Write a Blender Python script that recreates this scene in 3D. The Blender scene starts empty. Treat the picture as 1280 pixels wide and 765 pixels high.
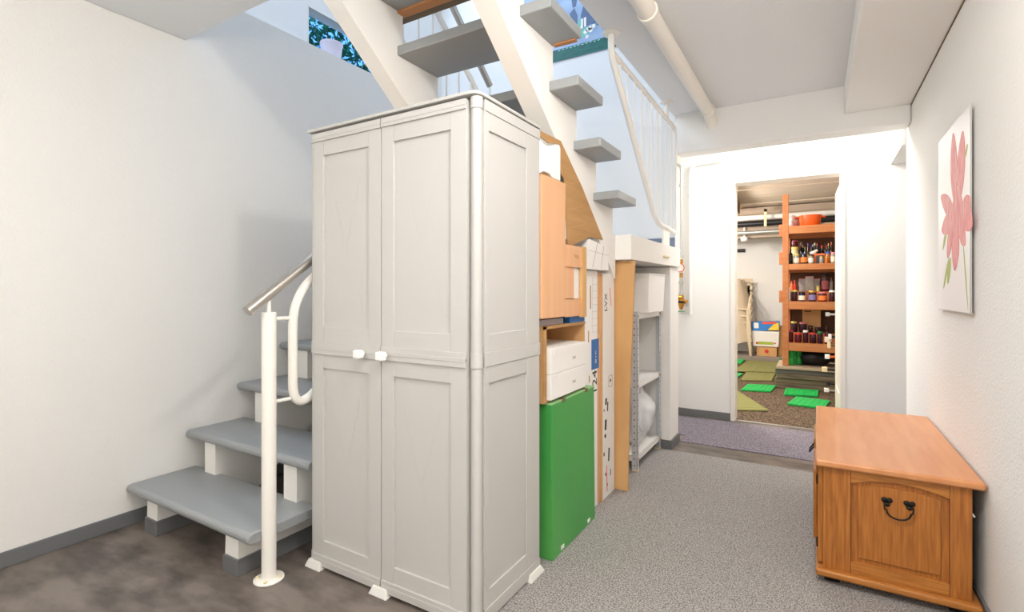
import bpy, bmesh, math, random
from mathutils import Vector, Matrix
random.seed(7)
S = bpy.context.scene
COL = S.collection
PI = math.pi

# ------------------------------------------------------------ camera geometry
F, CX, HY, CAMH = 635.0, 640.0, 362.0, 1.12
YAW = math.radians(30.96)
ca, sa = math.cos(YAW), math.sin(YAW)
def _d(px):
    t = (px - CX) / F
    return t*ca - sa, t*sa + ca
def on_y(px, py, Y):          # point of the plane Y seen at a picture position (used to read sizes off the photo)
    x, y = _d(px); d = Y / y
    return Vector((x*d, Y, CAMH - (py-HY)/F*d))
def on_x(px, py, X):
    x, y = _d(px); d = X / x
    return Vector((X, y*d, CAMH - (py-HY)/F*d))
def on_z(px, py, z=0.0):
    d = F*(CAMH-z)/(py-HY); x, y = _d(px)
    return Vector((x*d, y*d, z))

# ------------------------------------------------------------ materials
def hexc(r, g, b):
    def f(c):
        c /= 255.0
        return c/12.92 if c <= 0.04045 else ((c+0.055)/1.055)**2.4
    return (f(r), f(g), f(b), 1)
def mat(name, col, rough=0.5, metal=0.0, bump=None, var=None, trans=0.0, alpha=1.0, spec=0.5, ior=1.45, emit=None, coat=0.0):
    """bump=(scale, strength, stretch) ; var=(scale, second colour, stretch, lo, hi)"""
    m = bpy.data.materials.new(name); m.use_nodes = True
    nt = m.node_tree; N = nt.nodes; L = nt.links
    b = N['Principled BSDF']
    b.inputs['Base Color'].default_value = col
    b.inputs['Roughness'].default_value = rough
    b.inputs['Metallic'].default_value = metal
    b.inputs['Specular IOR Level'].default_value = spec
    b.inputs['IOR'].default_value = ior
    b.inputs['Transmission Weight'].default_value = trans
    b.inputs['Alpha'].default_value = alpha
    b.inputs['Coat Weight'].default_value = coat
    if emit:
        b.inputs['Emission Color'].default_value = emit[0]; b.inputs['Emission Strength'].default_value = emit[1]
    tc = N.new('ShaderNodeTexCoord')
    def tex(scale, stretch, detail=4):
        mp = N.new('ShaderNodeMapping'); mp.inputs['Scale'].default_value = stretch
        L.new(tc.outputs['Object'], mp.inputs['Vector'])
        n = N.new('ShaderNodeTexNoise'); n.inputs['Scale'].default_value = scale; n.inputs['Detail'].default_value = detail
        L.new(mp.outputs['Vector'], n.inputs['Vector'])
        return n
    if var:
        sc, c2, st, lo, hi = var
        n = tex(sc, st, 6)
        cr = N.new('ShaderNodeValToRGB')
        cr.color_ramp.elements[0].position = lo; cr.color_ramp.elements[1].position = hi
        cr.color_ramp.elements[0].color = c2; cr.color_ramp.elements[1].color = col
        L.new(n.outputs['Fac'], cr.inputs['Fac']); L.new(cr.outputs['Color'], b.inputs['Base Color'])
    if bump:
        sc, s, st = bump
        n = tex(sc, st, 3)
        bp = N.new('ShaderNodeBump'); bp.inputs['Strength'].default_value = s; bp.inputs['Distance'].default_value = 0.004
        L.new(n.outputs['Fac'], bp.inputs['Height']); L.new(bp.outputs['Normal'], b.inputs['Normal'])
    return m
ISO = (1, 1, 1)
M = {}
M['plaster'] = mat('rough_white_plaster', hexc(236, 234, 230), 0.9, bump=(110, 0.6, ISO))
M['plaster_smooth'] = mat('white_paint', hexc(238, 237, 234), 0.8, bump=(90, 0.08, ISO))
M['ceiling'] = mat('white_ceiling_plaster', hexc(232, 233, 234), 0.9, bump=(110, 0.5, ISO))
M['white_gloss'] = mat('white_lacquered_steel', hexc(240, 236, 228), 0.35)
M['stair_white'] = mat('white_painted_wood', hexc(238, 236, 231), 0.6, bump=(60, 0.05, ISO))
M['pipe'] = mat('cream_painted_pipe', hexc(238, 232, 222), 0.45)
M['vinyl'] = mat('brown_grey_vinyl', hexc(126, 116, 108), 0.42, bump=(60, 0.1, (1, 3, 1)), var=(4.5, hexc(84, 76, 70), (1.2, 2.6, 1), 0.34, 0.62))
M['carpet'] = mat('grey_cut_pile_carpet', hexc(188, 184, 180), 0.98, bump=(250, 0.9, ISO), var=(190, hexc(112, 107, 106), ISO, 0.38, 0.62))
M['mat_purple'] = mat('purple_grey_carpet', hexc(156, 148, 158), 0.98, bump=(250, 0.9, ISO), var=(150, hexc(92, 86, 98), ISO, 0.38, 0.62))
M['baseboard'] = mat('grey_vinyl_skirting', hexc(112, 113, 114), 0.45)
M['tread'] = mat('grey_painted_tread', hexc(150, 153, 154), 0.38, bump=(140, 0.12, ISO))
M['wood_edge'] = mat('bare_wood_edge', hexc(190, 130, 80), 0.6)
M['steel'] = mat('brushed_stainless_steel', hexc(196, 190, 182), 0.28, 1.0, bump=(60, 0.05, (1, 1, 20)))
M['plastic'] = mat('light_grey_cabinet_plastic', hexc(194, 192, 188), 0.5, bump=(150, 0.05, (6, 6, 0.4)))
M['knob'] = mat('white_plastic_knob', hexc(245, 243, 240), 0.35)
M['foot'] = mat('white_plastic_foot', hexc(226, 224, 218), 0.5)
M['dark'] = mat('dark_gap', hexc(40, 38, 36), 0.8)
M['card'] = mat('tan_corrugated_cardboard', hexc(216, 170, 116), 0.9, bump=(40, 0.12, (1, 12, 0.5)), var=(5, hexc(198, 152, 100), (1, 6, 0.4), 0.3, 0.6))
M['card_orange'] = mat('orange_brown_cardboard', hexc(228, 178, 136), 0.85, bump=(40, 0.08, (1, 14, 0.4)), var=(4, hexc(222, 170, 128), (1, 8, 0.3), 0.3, 0.6))
M['card_dark'] = mat('brown_cardboard', hexc(190, 148, 98), 0.9, bump=(30, 0.15, (1, 0.5, 12)), var=(3, hexc(172, 130, 82), (0.6, 0.6, 6), 0.3, 0.65))
M['card_white'] = mat('white_cardboard', hexc(240, 238, 234), 0.8, bump=(25, 0.08, ISO))
M['styro'] = mat('white_polystyrene_foam', hexc(244, 243, 240), 0.85, bump=(140, 0.25, ISO))
M['green_box'] = mat('glossy_green_printed_carton', hexc(90, 170, 86), 0.35, var=(1.6, hexc(62, 152, 72), ISO, 0.3, 0.7))
M['green_light'] = mat('light_green_carton_edge', hexc(150, 200, 140), 0.5)
M['blue_label'] = mat('blue_print', hexc(40, 108, 176), 0.5)
M['ink'] = mat('black_print', hexc(38, 36, 36), 0.7)
M['red_print'] = mat('orange_red_print', hexc(232, 88, 66), 0.6)
M['galv'] = mat('galvanised_grey_steel', hexc(204, 207, 210), 0.42, 0.12)
M['shelf_white'] = mat('white_enamel_shelf', hexc(232, 231, 228), 0.45)
M['plastic_bag'] = mat('translucent_white_plastic_film', hexc(240, 242, 244), 0.28, alpha=0.62, bump=(16, 1.0, ISO))
M['clear_film'] = mat('clear_crinkled_plastic_film', hexc(222, 204, 178), 0.22, alpha=0.78, bump=(20, 1.0, ISO))
M['oak_v'] = mat('oak_vertical_grain', hexc(188, 120, 54), 0.4, bump=(40, 0.1, (8, 8, 0.5)), var=(24, hexc(146, 84, 32), (5, 5, 0.3), 0.25, 0.66), coat=0.1)
M['oak_h'] = mat('oak_horizontal_grain', hexc(194, 128, 60), 0.4, bump=(40, 0.1, (0.5, 8, 8)), var=(24, hexc(156, 94, 38), (0.3, 5, 6), 0.25, 0.66), coat=0.1)
M['oak_top'] = mat('oak_top_board', hexc(214, 150, 100), 0.38, bump=(40, 0.04, (8, 0.5, 8)), var=(5, hexc(198, 128, 78), (4, 0.5, 1), 0.25, 0.7), coat=0.15)
M['oak_dark'] = mat('dark_stained_joint', hexc(96, 56, 26), 0.6)
M['iron'] = mat('dark_antique_iron', hexc(52, 48, 44), 0.4, 0.8)
M['back_board'] = mat('brown_hardboard', hexc(120, 100, 74), 0.7)
M['pine'] = mat('orange_pine_wood', hexc(184, 124, 78), 0.55, bump=(30, 0.1, (1, 1, 1)), var=(8, hexc(176, 100, 52), (1, 1, 3), 0.3, 0.65))
M['pine_x'] = mat('orange_pine_rail', hexc(190, 130, 82), 0.55, bump=(30, 0.1, ISO), var=(8, hexc(182, 106, 56), (0.5, 3, 5), 0.3, 0.65))
M['planks'] = mat('cream_wood_ceiling', hexc(226, 212, 194), 0.7, var=(2, hexc(208, 188, 166), (0.6, 5, 1), 0.3, 0.7))
M['brown_wood'] = mat('brown_timber', hexc(150, 112, 72), 0.7, var=(6, hexc(120, 86, 52), (4, 0.5, 4), 0.3, 0.7))
M['grey_timber'] = mat('weathered_grey_timber', hexc(128, 112, 92), 0.85, bump=(40, 0.4, (0.6, 6, 6)), var=(7, hexc(86, 76, 62), (0.5, 5, 5), 0.3, 0.65))
M['concrete'] = mat('grey_concrete', hexc(150, 140, 130), 0.9, bump=(60, 0.3, ISO))
M['gravel'] = mat('brown_pebble_gravel', hexc(128, 106, 82), 0.95, bump=(60, 1.0, ISO), var=(60, hexc(40, 31, 24), ISO, 0.40, 0.64))
M['olive'] = mat('olive_ribbed_rubber', hexc(132, 132, 78), 0.8)
M['green_mat'] = mat('bright_green_plastic', hexc(20, 170, 78), 0.5)
M['blackp'] = mat('black_plastic', hexc(26, 26, 28), 0.4)
M['black_film'] = mat('black_plastic_film', hexc(30, 30, 32), 0.35, bump=(12, 0.6, ISO))
M['whitep'] = mat('white_plastic', hexc(236, 234, 228), 0.4)
M['cream'] = mat('cream_plastic', hexc(224, 208, 166), 0.5)
M['beige_chair'] = mat('beige_moulded_plastic', hexc(214, 198, 170), 0.5)
M['brass'] = mat('brass', hexc(196, 140, 60), 0.32, 0.9)
M['grey_metal'] = mat('grey_metal', hexc(190, 190, 186), 0.35, 0.7)
M['red'] = mat('red_plastic', hexc(214, 52, 44), 0.4)
M['orange_enamel'] = mat('orange_enamel', hexc(226, 92, 32), 0.25)
M['glass'] = mat('clear_glass', (1, 1, 1, 1), 0.02, trans=1.0, ior=1.1)
M['pic_glass'] = mat('glossy_print_surface', hexc(242, 238, 238), 0.4, spec=0.3)
M['petal'] = mat('red_petal_print', hexc(236, 170, 167), 0.5, spec=0.15, var=(20, hexc(222, 120, 120), (1, 5, 0.8), 0.32, 0.66))
M['stem'] = mat('green_stem_print', hexc(180, 190, 116), 0.55, spec=0.15)
M['leaf'] = mat('leaf_green', hexc(70, 150, 90), 0.5, var=(9, hexc(24, 90, 50), ISO, 0.3, 0.7))
M['bark'] = mat('bark', hexc(110, 96, 84), 0.9)
M['pot'] = mat('lilac_white_ceramic', hexc(226, 220, 236), 0.5)
M['slit'] = mat('brown_shadow_gap', hexc(120, 98, 70), 0.8)
def flat(name, r, g, b, rough=0.45, metal=0.0):
    if name not in M: M[name] = mat(name, hexc(r, g, b), rough, metal)
    return M[name]

# ------------------------------------------------------------ mesh helpers
class MB:
    def __init__(s): s.bm = bmesh.new()
    def box(s, x0, x1, y0, y1, z0, z1, mtx=None):
        vs = [s.bm.verts.new((x, y, z)) for x in (x0, x1) for y in (y0, y1) for z in (z0, z1)]
        for f in ((0,1,3,2),(4,6,7,5),(0,4,5,1),(2,3,7,6),(0,2,6,4),(1,5,7,3)):
            s.bm.faces.new([vs[i] for i in f])
        if mtx is not None:
            for v in vs: v.co = mtx @ v.co
        return s
    def prism(s, pts, axis, a0, a1, mtx=None):
        """pts 2D polygon; axis 'x' -> (y,z), 'y' -> (x,z), 'z' -> (x,y)"""
        def P(p, a):
            if axis == 'x': return (a, p[0], p[1])
            if axis == 'y': return (p[0], a, p[1])
            return (p[0], p[1], a)
        A = [s.bm.verts.new(P(p, a0)) for p in pts]; B = [s.bm.verts.new(P(p, a1)) for p in pts]
        n = len(pts)
        s.bm.faces.new(A); s.bm.faces.new(B[::-1])
        for i in range(n):
            s.bm.faces.new((A[i], B[i], B[(i+1) % n], A[(i+1) % n]))
        if mtx is not None:
            for v in A+B: v.co = mtx @ v.co
        return s
    def tube(s, pts, r, seg=14, caps=True):
        pts = [Vector(p) for p in pts]
        n = len(pts); rings = []
        t0 = (pts[1]-pts[0]).normalized()
        up = Vector((0, 0, 1)) if abs(t0.z) < 0.9 else Vector((1, 0, 0))
        u = t0.cross(up).normalized()
        for i, p in enumerate(pts):
            if i == 0: t = t0
            elif i == n-1: t = (pts[-1]-pts[-2]).normalized()
            else: t = ((pts[i+1]-p).normalized()+(p-pts[i-1]).normalized()).normalized()
            u = (u - t*u.dot(t)).normalized(); w = t.cross(u)
            rr = r[i] if isinstance(r, (list, tuple)) else r
            rings.append([s.bm.verts.new(p + (u*math.cos(2*PI*k/seg)+w*math.sin(2*PI*k/seg))*rr) for k in range(seg)])
        for a, b in zip(rings, rings[1:]):
            for k in range(seg):
                s.bm.faces.new((a[k], b[k], b[(k+1) % seg], a[(k+1) % seg]))
        if caps:
            s.bm.faces.new(rings[0]); s.bm.faces.new(rings[-1][::-1])
        return s
    def lathe(s, prof, c=(0,0,0), seg=24, mtx=None):
        rings = []; new = []
        for r, z in prof:
            ring = [s.bm.verts.new((c[0]+max(r, 1e-4)*math.cos(2*PI*k/seg), c[1]+max(r, 1e-4)*math.sin(2*PI*k/seg), c[2]+z)) for k in range(seg)]
            rings.append(ring); new += ring
        for a, b in zip(rings, rings[1:]):
            for k in range(seg):
                s.bm.faces.new((a[k], a[(k+1) % seg], b[(k+1) % seg], b[k]))
        s.bm.faces.new(rings[0][::-1]); s.bm.faces.new(rings[-1])
        if mtx is not None:
            for v in new: v.co = mtx @ v.co
        return s
    def blob(s, c, r, sub=2, sc=(1,1,1), jit=0.0, seed=1):
        g = bmesh.ops.create_icosphere(s.bm, subdivisions=sub, radius=1.0)
        rnd = random.Random(seed)
        for v in g['verts']:
            k = 1 + rnd.uniform(-jit, jit)
            v.co = Vector((c[0]+v.co.x*r*sc[0]*k, c[1]+v.co.y*r*sc[1]*k, c[2]+v.co.z*r*sc[2]*k))
        return s
    def build(s, name, m, parent=None, bevel=0.0, smooth=False, label=None, cat=None, group=None, kind=None, segs=2, origin=None):
        bmesh.ops.recalc_face_normals(s.bm, faces=s.bm.faces[:])
        if parent is not None: o0 = Vector(parent['o']) if 'o' in parent else Vector((0,0,0))
        elif origin is not None: o0 = Vector(origin)
        else:
            cs = [v.co for v in s.bm.verts]
            o0 = Vector(((min(c.x for c in cs)+max(c.x for c in cs))/2, (min(c.y for c in cs)+max(c.y for c in cs))/2, min(c.z for c in cs)))
        me = bpy.data.meshes.new(name)
        for v in s.bm.verts: v.co -= o0
        s.bm.to_mesh(me); s.bm.free()
        me.materials.append(m)
        if smooth:
            for p in me.polygons: p.use_smooth = True
        o = bpy.data.objects.new(name, me); COL.objects.link(o)
        if parent is None: o.location = o0
        else: o.parent = parent
        if smooth:
            try:
                me.set_sharp_from_angle(angle=math.radians(40))
            except Exception: pass
        if bevel > 0:
            b = o.modifiers.new('bevel', 'BEVEL'); b.width = bevel; b.segments = segs; b.limit_method = 'ANGLE'; b.angle_limit = math.radians(40)
            b.harden_normals = False
        if label: o['label'] = label
        if cat: o['category'] = cat
        if group: o['group'] = group
        if kind: o['kind'] = kind
        if parent is not None: PARO[o.name] = o0
        return o
PARO = {}
_build = MB.build
def build2(s, name, m, parent=None, **k):
    # a sub-part hangs under a part whose own origin sits at its thing's origin
    o0 = None
    if parent is not None:
        p = parent
        while p.parent is not None: p = p.parent
        o0 = Vector(p.location)
        class _P(dict): pass
        bm = s.bm
        for v in bm.verts: v.co -= o0
        o = _build(s, name, m, None, origin=(0, 0, 0), **k)
        o.parent = parent; o.location = (0, 0, 0)
        return o
    return _build(s, name, m, None, **k)
MB.build = build2
def thing(name, loc, label, cat, group=None):
    o = bpy.data.objects.new(name, None); COL.objects.link(o)
    o.location = loc; o.empty_display_size = 0.1
    o['label'] = label; o['category'] = cat
    if group: o['group'] = group
    return o
def struct(name, mb, m, bevel=0.0, **k):
    return mb.build(name, m, kind='structure', bevel=bevel, **k)
def fillet(pts, rad, n=6):
    pts = [Vector(p) for p in pts]; out = [pts[0]]
    for a, b, c in zip(pts, pts[1:], pts[2:]):
        d1 = (a-b); d2 = (c-b); r = min(rad, d1.length*0.45, d2.length*0.45)
        p1 = b+d1.normalized()*r; p2 = b+d2.normalized()*r
        for i in range(n+1):
            t = i/n
            out.append(p1*(1-t)**2 + b*2*t*(1-t) + p2*t*t)
    out.append(pts[-1]); return out
def text(s, size, loc, normal, angle, m, parent, name='lettering', depth=0.0004):
    cu = bpy.data.curves.new('t', 'FONT'); cu.body = s; cu.size = size; cu.extrude = depth
    cu.align_x = 'CENTER'; cu.align_y = 'CENTER'
    t = bpy.data.objects.new('t', cu); COL.objects.link(t)
    bpy.context.view_layer.update()
    me = bpy.data.meshes.new_from_object(t.evaluated_get(bpy.context.evaluated_depsgraph_get()))
    bpy.data.objects.remove(t)
    if normal == 'x': base = Matrix(((0,0,1),(1,0,0),(0,1,0)))
    else: base = Matrix(((1,0,0),(0,0,-1),(0,1,0)))     # faces -y
    mtx = Matrix.Translation(Vector(loc)) @ base.to_4x4() @ Matrix.Rotation(angle, 4, 'Z')
    p = parent
    while p.parent is not None: p = p.parent
    me.transform(Matrix.Translation(-Vector(p.location)) @ mtx)
    me.materials.clear(); me.materials.append(m); me.name = name
    o = bpy.data.objects.new(name, me); COL.objects.link(o); o.parent = parent
    return o

# ============================================================ SETTING
CZ = 2.416            # basement ceiling
UF = 2.71             # upper floor level
XL, XR = -2.81, 0.49
struct('floor', MB().box(XL-0.3, 1.4, -2.2, 4.72, -0.1, 0), M['vinyl'])
struct('floor', MB().box(-2.2, 1.8, 4.722, 9.8, -0.1, -0.004), M['gravel'])
struct('ceiling', MB().box(XL-0.3, -1.9, -2.2, 1.39, CZ, UF-0.002).box(-1.9, -0.915, -2.2, 0.90, CZ, UF-0.002).box(-0.915, 0.149, -2.2, 1.39, CZ, UF-0.002).box(-0.915, 0.149, 1.39, 3.86, CZ, UF-0.002).box(0.149, 0.6, -2.2, 3.86, CZ, UF-0.002), M['ceiling'])
struct('ceiling', MB().box(-1.42, 1.4, 4.012, 4.68, CZ, UF), M['ceiling'])
# left wall below the upper floor, its top is the window ledge
struct('wall_left', MB().prism([(-2.2, 0), (3.86, 0), (3.86, UF), (1.392, UF), (1.392, CZ-0.002), (-2.2, CZ-0.002)], 'x', XL-0.3, XL), M['plaster'])
struct('wall_right', MB().box(XR, XR+0.12, -2.2, 4.07, 0, CZ-0.002), M['plaster'])
struct('wall_front', MB().box(XL-0.3, XR+0.12, -2.3, -2.2, 0, CZ), M['plaster'])
# stairwell wall at the far side of the landing, and the wall end under the landing
struct('wall_stairwell', MB().prism([(XL-0.3, 3.862), (-0.9, 3.862), (-1.06, 4.01), (XL-0.3, 4.01)], 'z', 0, 5.1), M['plaster_smooth'])
struct('wall_landing', MB().box(-1.7, -0.88, 3.62, 3.86, 0, 1.278), M['plaster'])
struct('trim_1', MB().box(-0.899, XR-0.001, 3.862, 4.01, 2.127, UF), M['plaster_smooth'], bevel=0.012)     # down-stand beam
struct('trim_2', MB().box(0.15, XR-0.001, -2.19, 3.86, 2.237, CZ-0.001), M['plaster_smooth'], bevel=0.006)    # boxed duct along the right wall
struct('trim_3', MB().box(XR-0.0035, XR-0.001, -2.19, 3.855, 2.231, 2.2365), M['slit'])
struct('trim_4', MB().box(0.469, 1.39, 4.075, 4.678, 2.048, CZ-0.001), M['plaster_smooth'])
# far cross corridor with the pantry doorway
DX0, DX1, DH = -0.596, 0.155, 2.022
struct('wall_back', MB().box(-1.42, DX0-0.001, 4.68, 4.80, 0, 2.6).box(DX1+0.001, 1.5, 4.68, 4.80, 0, 2.6).box(DX0-0.001, DX1+0.001, 4.68, 4.80, DH+0.001, 2.6), M['plaster_smooth'])
struct('wall_corridor', MB().box(-1.42, -1.3, 4.012, 4.679, 0, CZ-0.001), M['plaster_smooth'])
struct('wall_corridor_right', MB().box(1.4, 1.5, 3.9, 4.679, 0, CZ-0.001).box(XR+0.121, 1.399, 3.9, 4.069, 0, CZ-0.001), M['plaster_smooth'])
# baseboards (grey vinyl)
def bboard(name, pts, h=0.065, t=0.011):
    for (x0, x1, y0, y1) in pts:
        struct(name, MB().box(x0, x1, y0, y1, 0.0, h), M['baseboard'], bevel=0.003)
bboard('baseboard_left', [(XL, XL+0.011, -2.19, 3.6)])
bboard('baseboard_right', [(XR-0.011, XR-0.0005, -2.19, 4.06)])
bboard('baseboard_back', [(-1.29, DX0-0.036, 4.668, 4.679), (DX1+0.036, 1.39, 4.668, 4.679)])
bboard('baseboard_landing', [(-0.8795, -0.868, 3.61, 3.86), (-1.5, -0.868, 3.608, 3.619)])
struct('baseboard_stairwell', MB().box(XL+0.01, -0.905, 3.849, 3.8615, 1.421, 1.505), mat('blue_grey_skirting', hexc(120, 130, 150), 0.5))
# pantry doorway frame, threshold and the open door leaf
struct('trim_5', MB().box(DX0-0.035, DX0, 4.668, 4.83, 0, DH+0.035).box(DX1, DX1+0.035, 4.668, 4.83, 0, DH+0.035).box(DX0, DX1, 4.668, 4.83, DH, DH+0.035), M['white_gloss'], bevel=0.004)
struct('trim_6', MB().box(DX0, DX1, 4.69, 4.722, 0.0, 0.007), M['grey_metal'])
def door_leaf():
    mtx = Matrix.Translation((0.168, 4.84, 0)) @ Matrix.Rotation(math.radians(1.7), 4, 'Z')
    mb = MB().box(-0.0, 0.035, 0, 0.735, 0.012, 2.0, mtx)
    for z0, z1 in ((0.25, 0.95), (1.1, 1.85)):
        for a in ((0.0, -0.006, 0.12, 0.13, z0, z1), (0.0, -0.006, 0.60, 0.61, z0, z1), (0.0, -0.006, 0.12, 0.61, z0, z0+0.01), (0.0, -0.006, 0.12, 0.61, z1-0.01, z1)):
            mb.box(a[1], a[0], a[2], a[3], a[4], a[5], mtx)
    struct('door_1', mb, M['white_gloss'])
door_leaf()
# pantry shell
struct('wall_pantry_left', MB().box(-2.2, -2.1, 4.8, 9.7, 0, 2.6), M['plaster_smooth'])
struct('wall_pantry_right', MB().box(1.5, 1.6, 4.8, 9.7, 0, 2.6), M['plaster_smooth'])
struct('wall_pantry_back', MB().box(-2.2, 1.6, 9.6, 9.7, 0, 2.6), M['plaster_smooth'])
pc = MB(); y = 4.802; k = 0
while y < 9.6:
    w = 0.62
    pc.box(-2.2, 1.6, y, min(y+w-0.012, 9.6), 2.42+(0.012 if k % 2 else 0), 2.47); y += w; k += 1
struct('ceiling', pc, M['planks'])
struct('ceiling', MB().box(-2.2, 1.6, 4.8, 9.7, 2.472, 2.55), M['brown_wood'])
struct('trim_7', MB().box(-1.16, -1.0, 4.83, 8.4, 2.27, 2.418), M['brown_wood'])
struct('trim_8', MB().box(-2.09, 1.49, 8.75, 8.95, 1.93, 2.40), mat('taupe_beam_paint', hexc(176, 158, 140), 0.8))
struct('floor', MB().box(-2.09, 0.4, 8.8, 9.599, -0.003, 0.055), M['concrete'])      # raised concrete step in the pantry
# upper floor shell
UX = -3.1
WY0, WY1, WZ0, WZ1 = 2.356, 3.62, 2.712, 3.145
struct('wall_upper_left', MB().box(UX-0.12, UX-0.011, -0.2, WY0, UF-0.3, 5.1).box(UX-0.12, UX-0.011, WY1, 4.01, UF-0.3, 5.1).box(UX-0.12, UX-0.011, WY0, WY1, WZ1, 5.1).box(UX-0.12, UX-0.011, WY0, WY1, UF-0.3, WZ0-0.001), M['plaster_smooth'])
struct('wall_upper_right', MB().box(0.7, 0.8, -0.2, 4.01, UF, 5.1), M['plaster_smooth'])
struct('wall_upper_front', MB().box(-3.2, 0.8, -0.3, -0.201, UF, 5.1), M['plaster_smooth'])
struct('wall_upper_back', MB().box(-0.899, 0.8, 3.9, 4.01, UF+0.001, 5.1), M['plaster_smooth'])
struct('ceiling', MB().box(-3.3, 0.9, -0.3, 4.1, 5.1, 5.2), M['ceiling'])
w = struct('window_1', MB().box(UX-0.05, UX-0.008, WY0-0.001, WY0+0.006, WZ0, WZ1).box(UX-0.05, UX-0.008, WY1-0.006, WY1+0.001, WZ0, WZ1).box(UX-0.05, UX-0.008, WY0, WY1, WZ1-0.005, WZ1+0.001).box(UX-0.05, UX-0.008, WY0, WY1, WZ0, WZ0+0.02), M['white_gloss'])
MB().box(UX-0.018, UX-0.014, WY0+0.006, WY1-0.006, WZ0+0.02, WZ1-0.005).build('window_pane', M['glass'], w)

# fitted carpets
MB().box(-1.14, XR-0.012, -2.19, 3.60, 0.0005, 0.005).build('carpet', M['carpet'], label='light grey speckled carpet covering the floor from the cabinet to the wooden chest', cat='carpet')
MB().prism([(-0.866, 3.845), (0.478, 3.845), (0.478, 4.074), (1.38, 4.074), (1.38, 4.612), (-1.28, 4.612), (-1.28, 4.02), (-0.866, 4.02)], 'z', 0.0005, 0.005).build('carpet', M['mat_purple'], label='purple-grey carpet runner crossing the corridor before the pantry doorway', cat='carpet')

# ============================================================ STAIRS
LT = [(1.123, 0.195), (1.388, 0.392), (1.657, 0.596), (1.922, 0.80), (2.188, 1.004), (2.453, 1.21)]
st = thing('staircase', (-2.32, 1.12, 0), 'lower open flight of grey treads on white stringers rising along the left wall', 'stairs')
TX0, TX1 = XL+0.004, -1.83
def tread_profile(y0, y1, zt, th):
    pts = []
    for k in range(9):
        a = -PI/2 - k*PI/8
        pts.append((y0+th/2+math.cos(a)*th/2, zt-th/2+math.sin(a)*th/2))
    return pts + [(y1, zt), (y1, zt-th)]
for i, (y0, zt) in enumerate(LT):
    MB().prism(tread_profile(y0, y0+0.315, zt, 0.042), 'x', TX0, TX1).build('tread', M['tread'], st, bevel=0.004)
def lower_stringer(x0, x1):
    top = [(1.148, 0.0), (1.152, LT[0][1]-0.042)]
    for i, (y0, zt) in enumerate(LT):
        yb = LT[i+1][0]+0.022 if i < 5 else 2.70
        top.append((yb, zt-0.0425))
        if i < 5: top.append((yb, LT[i+1][1]-0.0425))
    pts = top + [(2.70, LT[5][1]-0.30), (1.56, 0.0)]
    s_ = MB().prism(pts, 'x', x0, x1).build('stringer', M['stair_white'], st)
    MB().box(x0-0.006, x1+0.006, 1.142, 1.50, 0.0, 0.068).build('skirting', M['baseboard'], s_, bevel=0.003)
lower_stringer(-2.665, -2.57); lower_stringer(-2.025, -1.935)

# upper flight
ut = thing('staircase', (-1.3, 1.9, 1.42), 'upper open flight of grey treads on two white stringers above the grey cabinet', 'stairs')
UT = [(2.645, 1.602), (2.406, 1.797), (2.161, 1.984), (1.917, 2.182), (1.673, 2.375), (1.43, 2.57)]
for i, (yf, zt) in enumerate(UT):
    t_ = MB().box(-1.77, -0.82, yf-0.278, yf, zt-0.042, zt).build('tread', M['tread'], ut, bevel=0.005)
    if i == 4:
        MB().box(-1.76, -0.83, yf-0.035, yf+0.012, zt-0.052, zt-0.0425).build('wood_strip', M['wood_edge'], t_)
        MB().box(-1.76, -0.83, yf+0.003, yf+0.06, zt-0.045, zt-0.005).build('rear_strip', M['back_board'], t_)
    if i == 3:
        MB().box(-0.94, -0.84, yf-0.02, yf+0.004, zt-0.048, zt-0.0425).build('wood_strip', M['wood_edge'], t_)
def upper_stringer(x0, x1):
    bl = lambda y: 1.761-0.7755*(y-1.94)
    pts = [(0.905, bl(0.905)), (0.905, 2.70), (1.152, 2.70), (1.152, UT[5][1]-0.0425)]
    for i in range(5, -1, -1):
        yf, zt = UT[i]
        pts.append((yf, zt-0.0425))
        nz = UT[i-1][1]-0.0425 if i > 0 else 1.421
        pts.append((yf, nz))
    pts += [(2.689, 1.421), (2.689, bl(2.689))]
    MB().prism(pts, 'x', x0, x1).build('stringer', M['stair_white'], ut)
upper_stringer(-1.037, -0.95); upper_stringer(-1.645, -1.565)
# landing slab
MB().box(XL+0.002, -0.862, 2.69, 3.848, 1.283, 1.42).build('stair_landing', M['stair_white'], bevel=0.004, label='white edged stair landing slab above the metal shelf unit', cat='landing')

# balustrade of the lower flight: white newel, curved frame, steel handrail
bx = -1.815; sl = 0.763
bl_ = thing('balustrade', (bx, 1.2, 0), 'white tubular stair balustrade with newel post left of the grey cabinet', 'railing')
nw = MB().tube([(bx, 1.2, 0.008), (bx, 1.2, 1.033)], 0.0265, 24).build('newel_post', M['white_gloss'], bl_, smooth=True)
fl = MB().lathe([(0.052, 0), (0.055, 0.003), (0.055, 0.007), (0.05, 0.009), (0.028, 0.010), (0.027, 0.016)], (bx, 1.2, 0.0), 32).build('base_flange', M['white_gloss'], bl_, smooth=True)
for a in (0.6, 2.2, 3.9, 5.4):
    MB().lathe([(0.007, 0), (0.007, 0.004), (0.004, 0.007)], (bx+0.041*math.cos(a), 1.2+0.041*math.sin(a), 0.009), 10).build('bolt', M['cream'], fl, smooth=True)
MB().tube([(bx, 1.2, 1.03), (bx, 1.2, 1.085)], 0.008, 12).build('rail_stub', M['white_gloss'], bl_, smooth=True)
MB().box(bx-0.012, bx+0.012, -0.04, 0.04, -0.002, 0.002, Matrix.Translation((0, 1.2, 1.085)) @ Matrix.Rotation(math.atan(sl), 4, 'X')).build('rail_plate', M['white_gloss'], bl_)
fr = fillet([(bx, 2.55, 1.05+0.763*1.25), (bx, 1.304, 1.10), (bx, 1.304, 0.615), (bx, 2.55, 0.56+0.763*1.25)], 0.13, 8)
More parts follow.
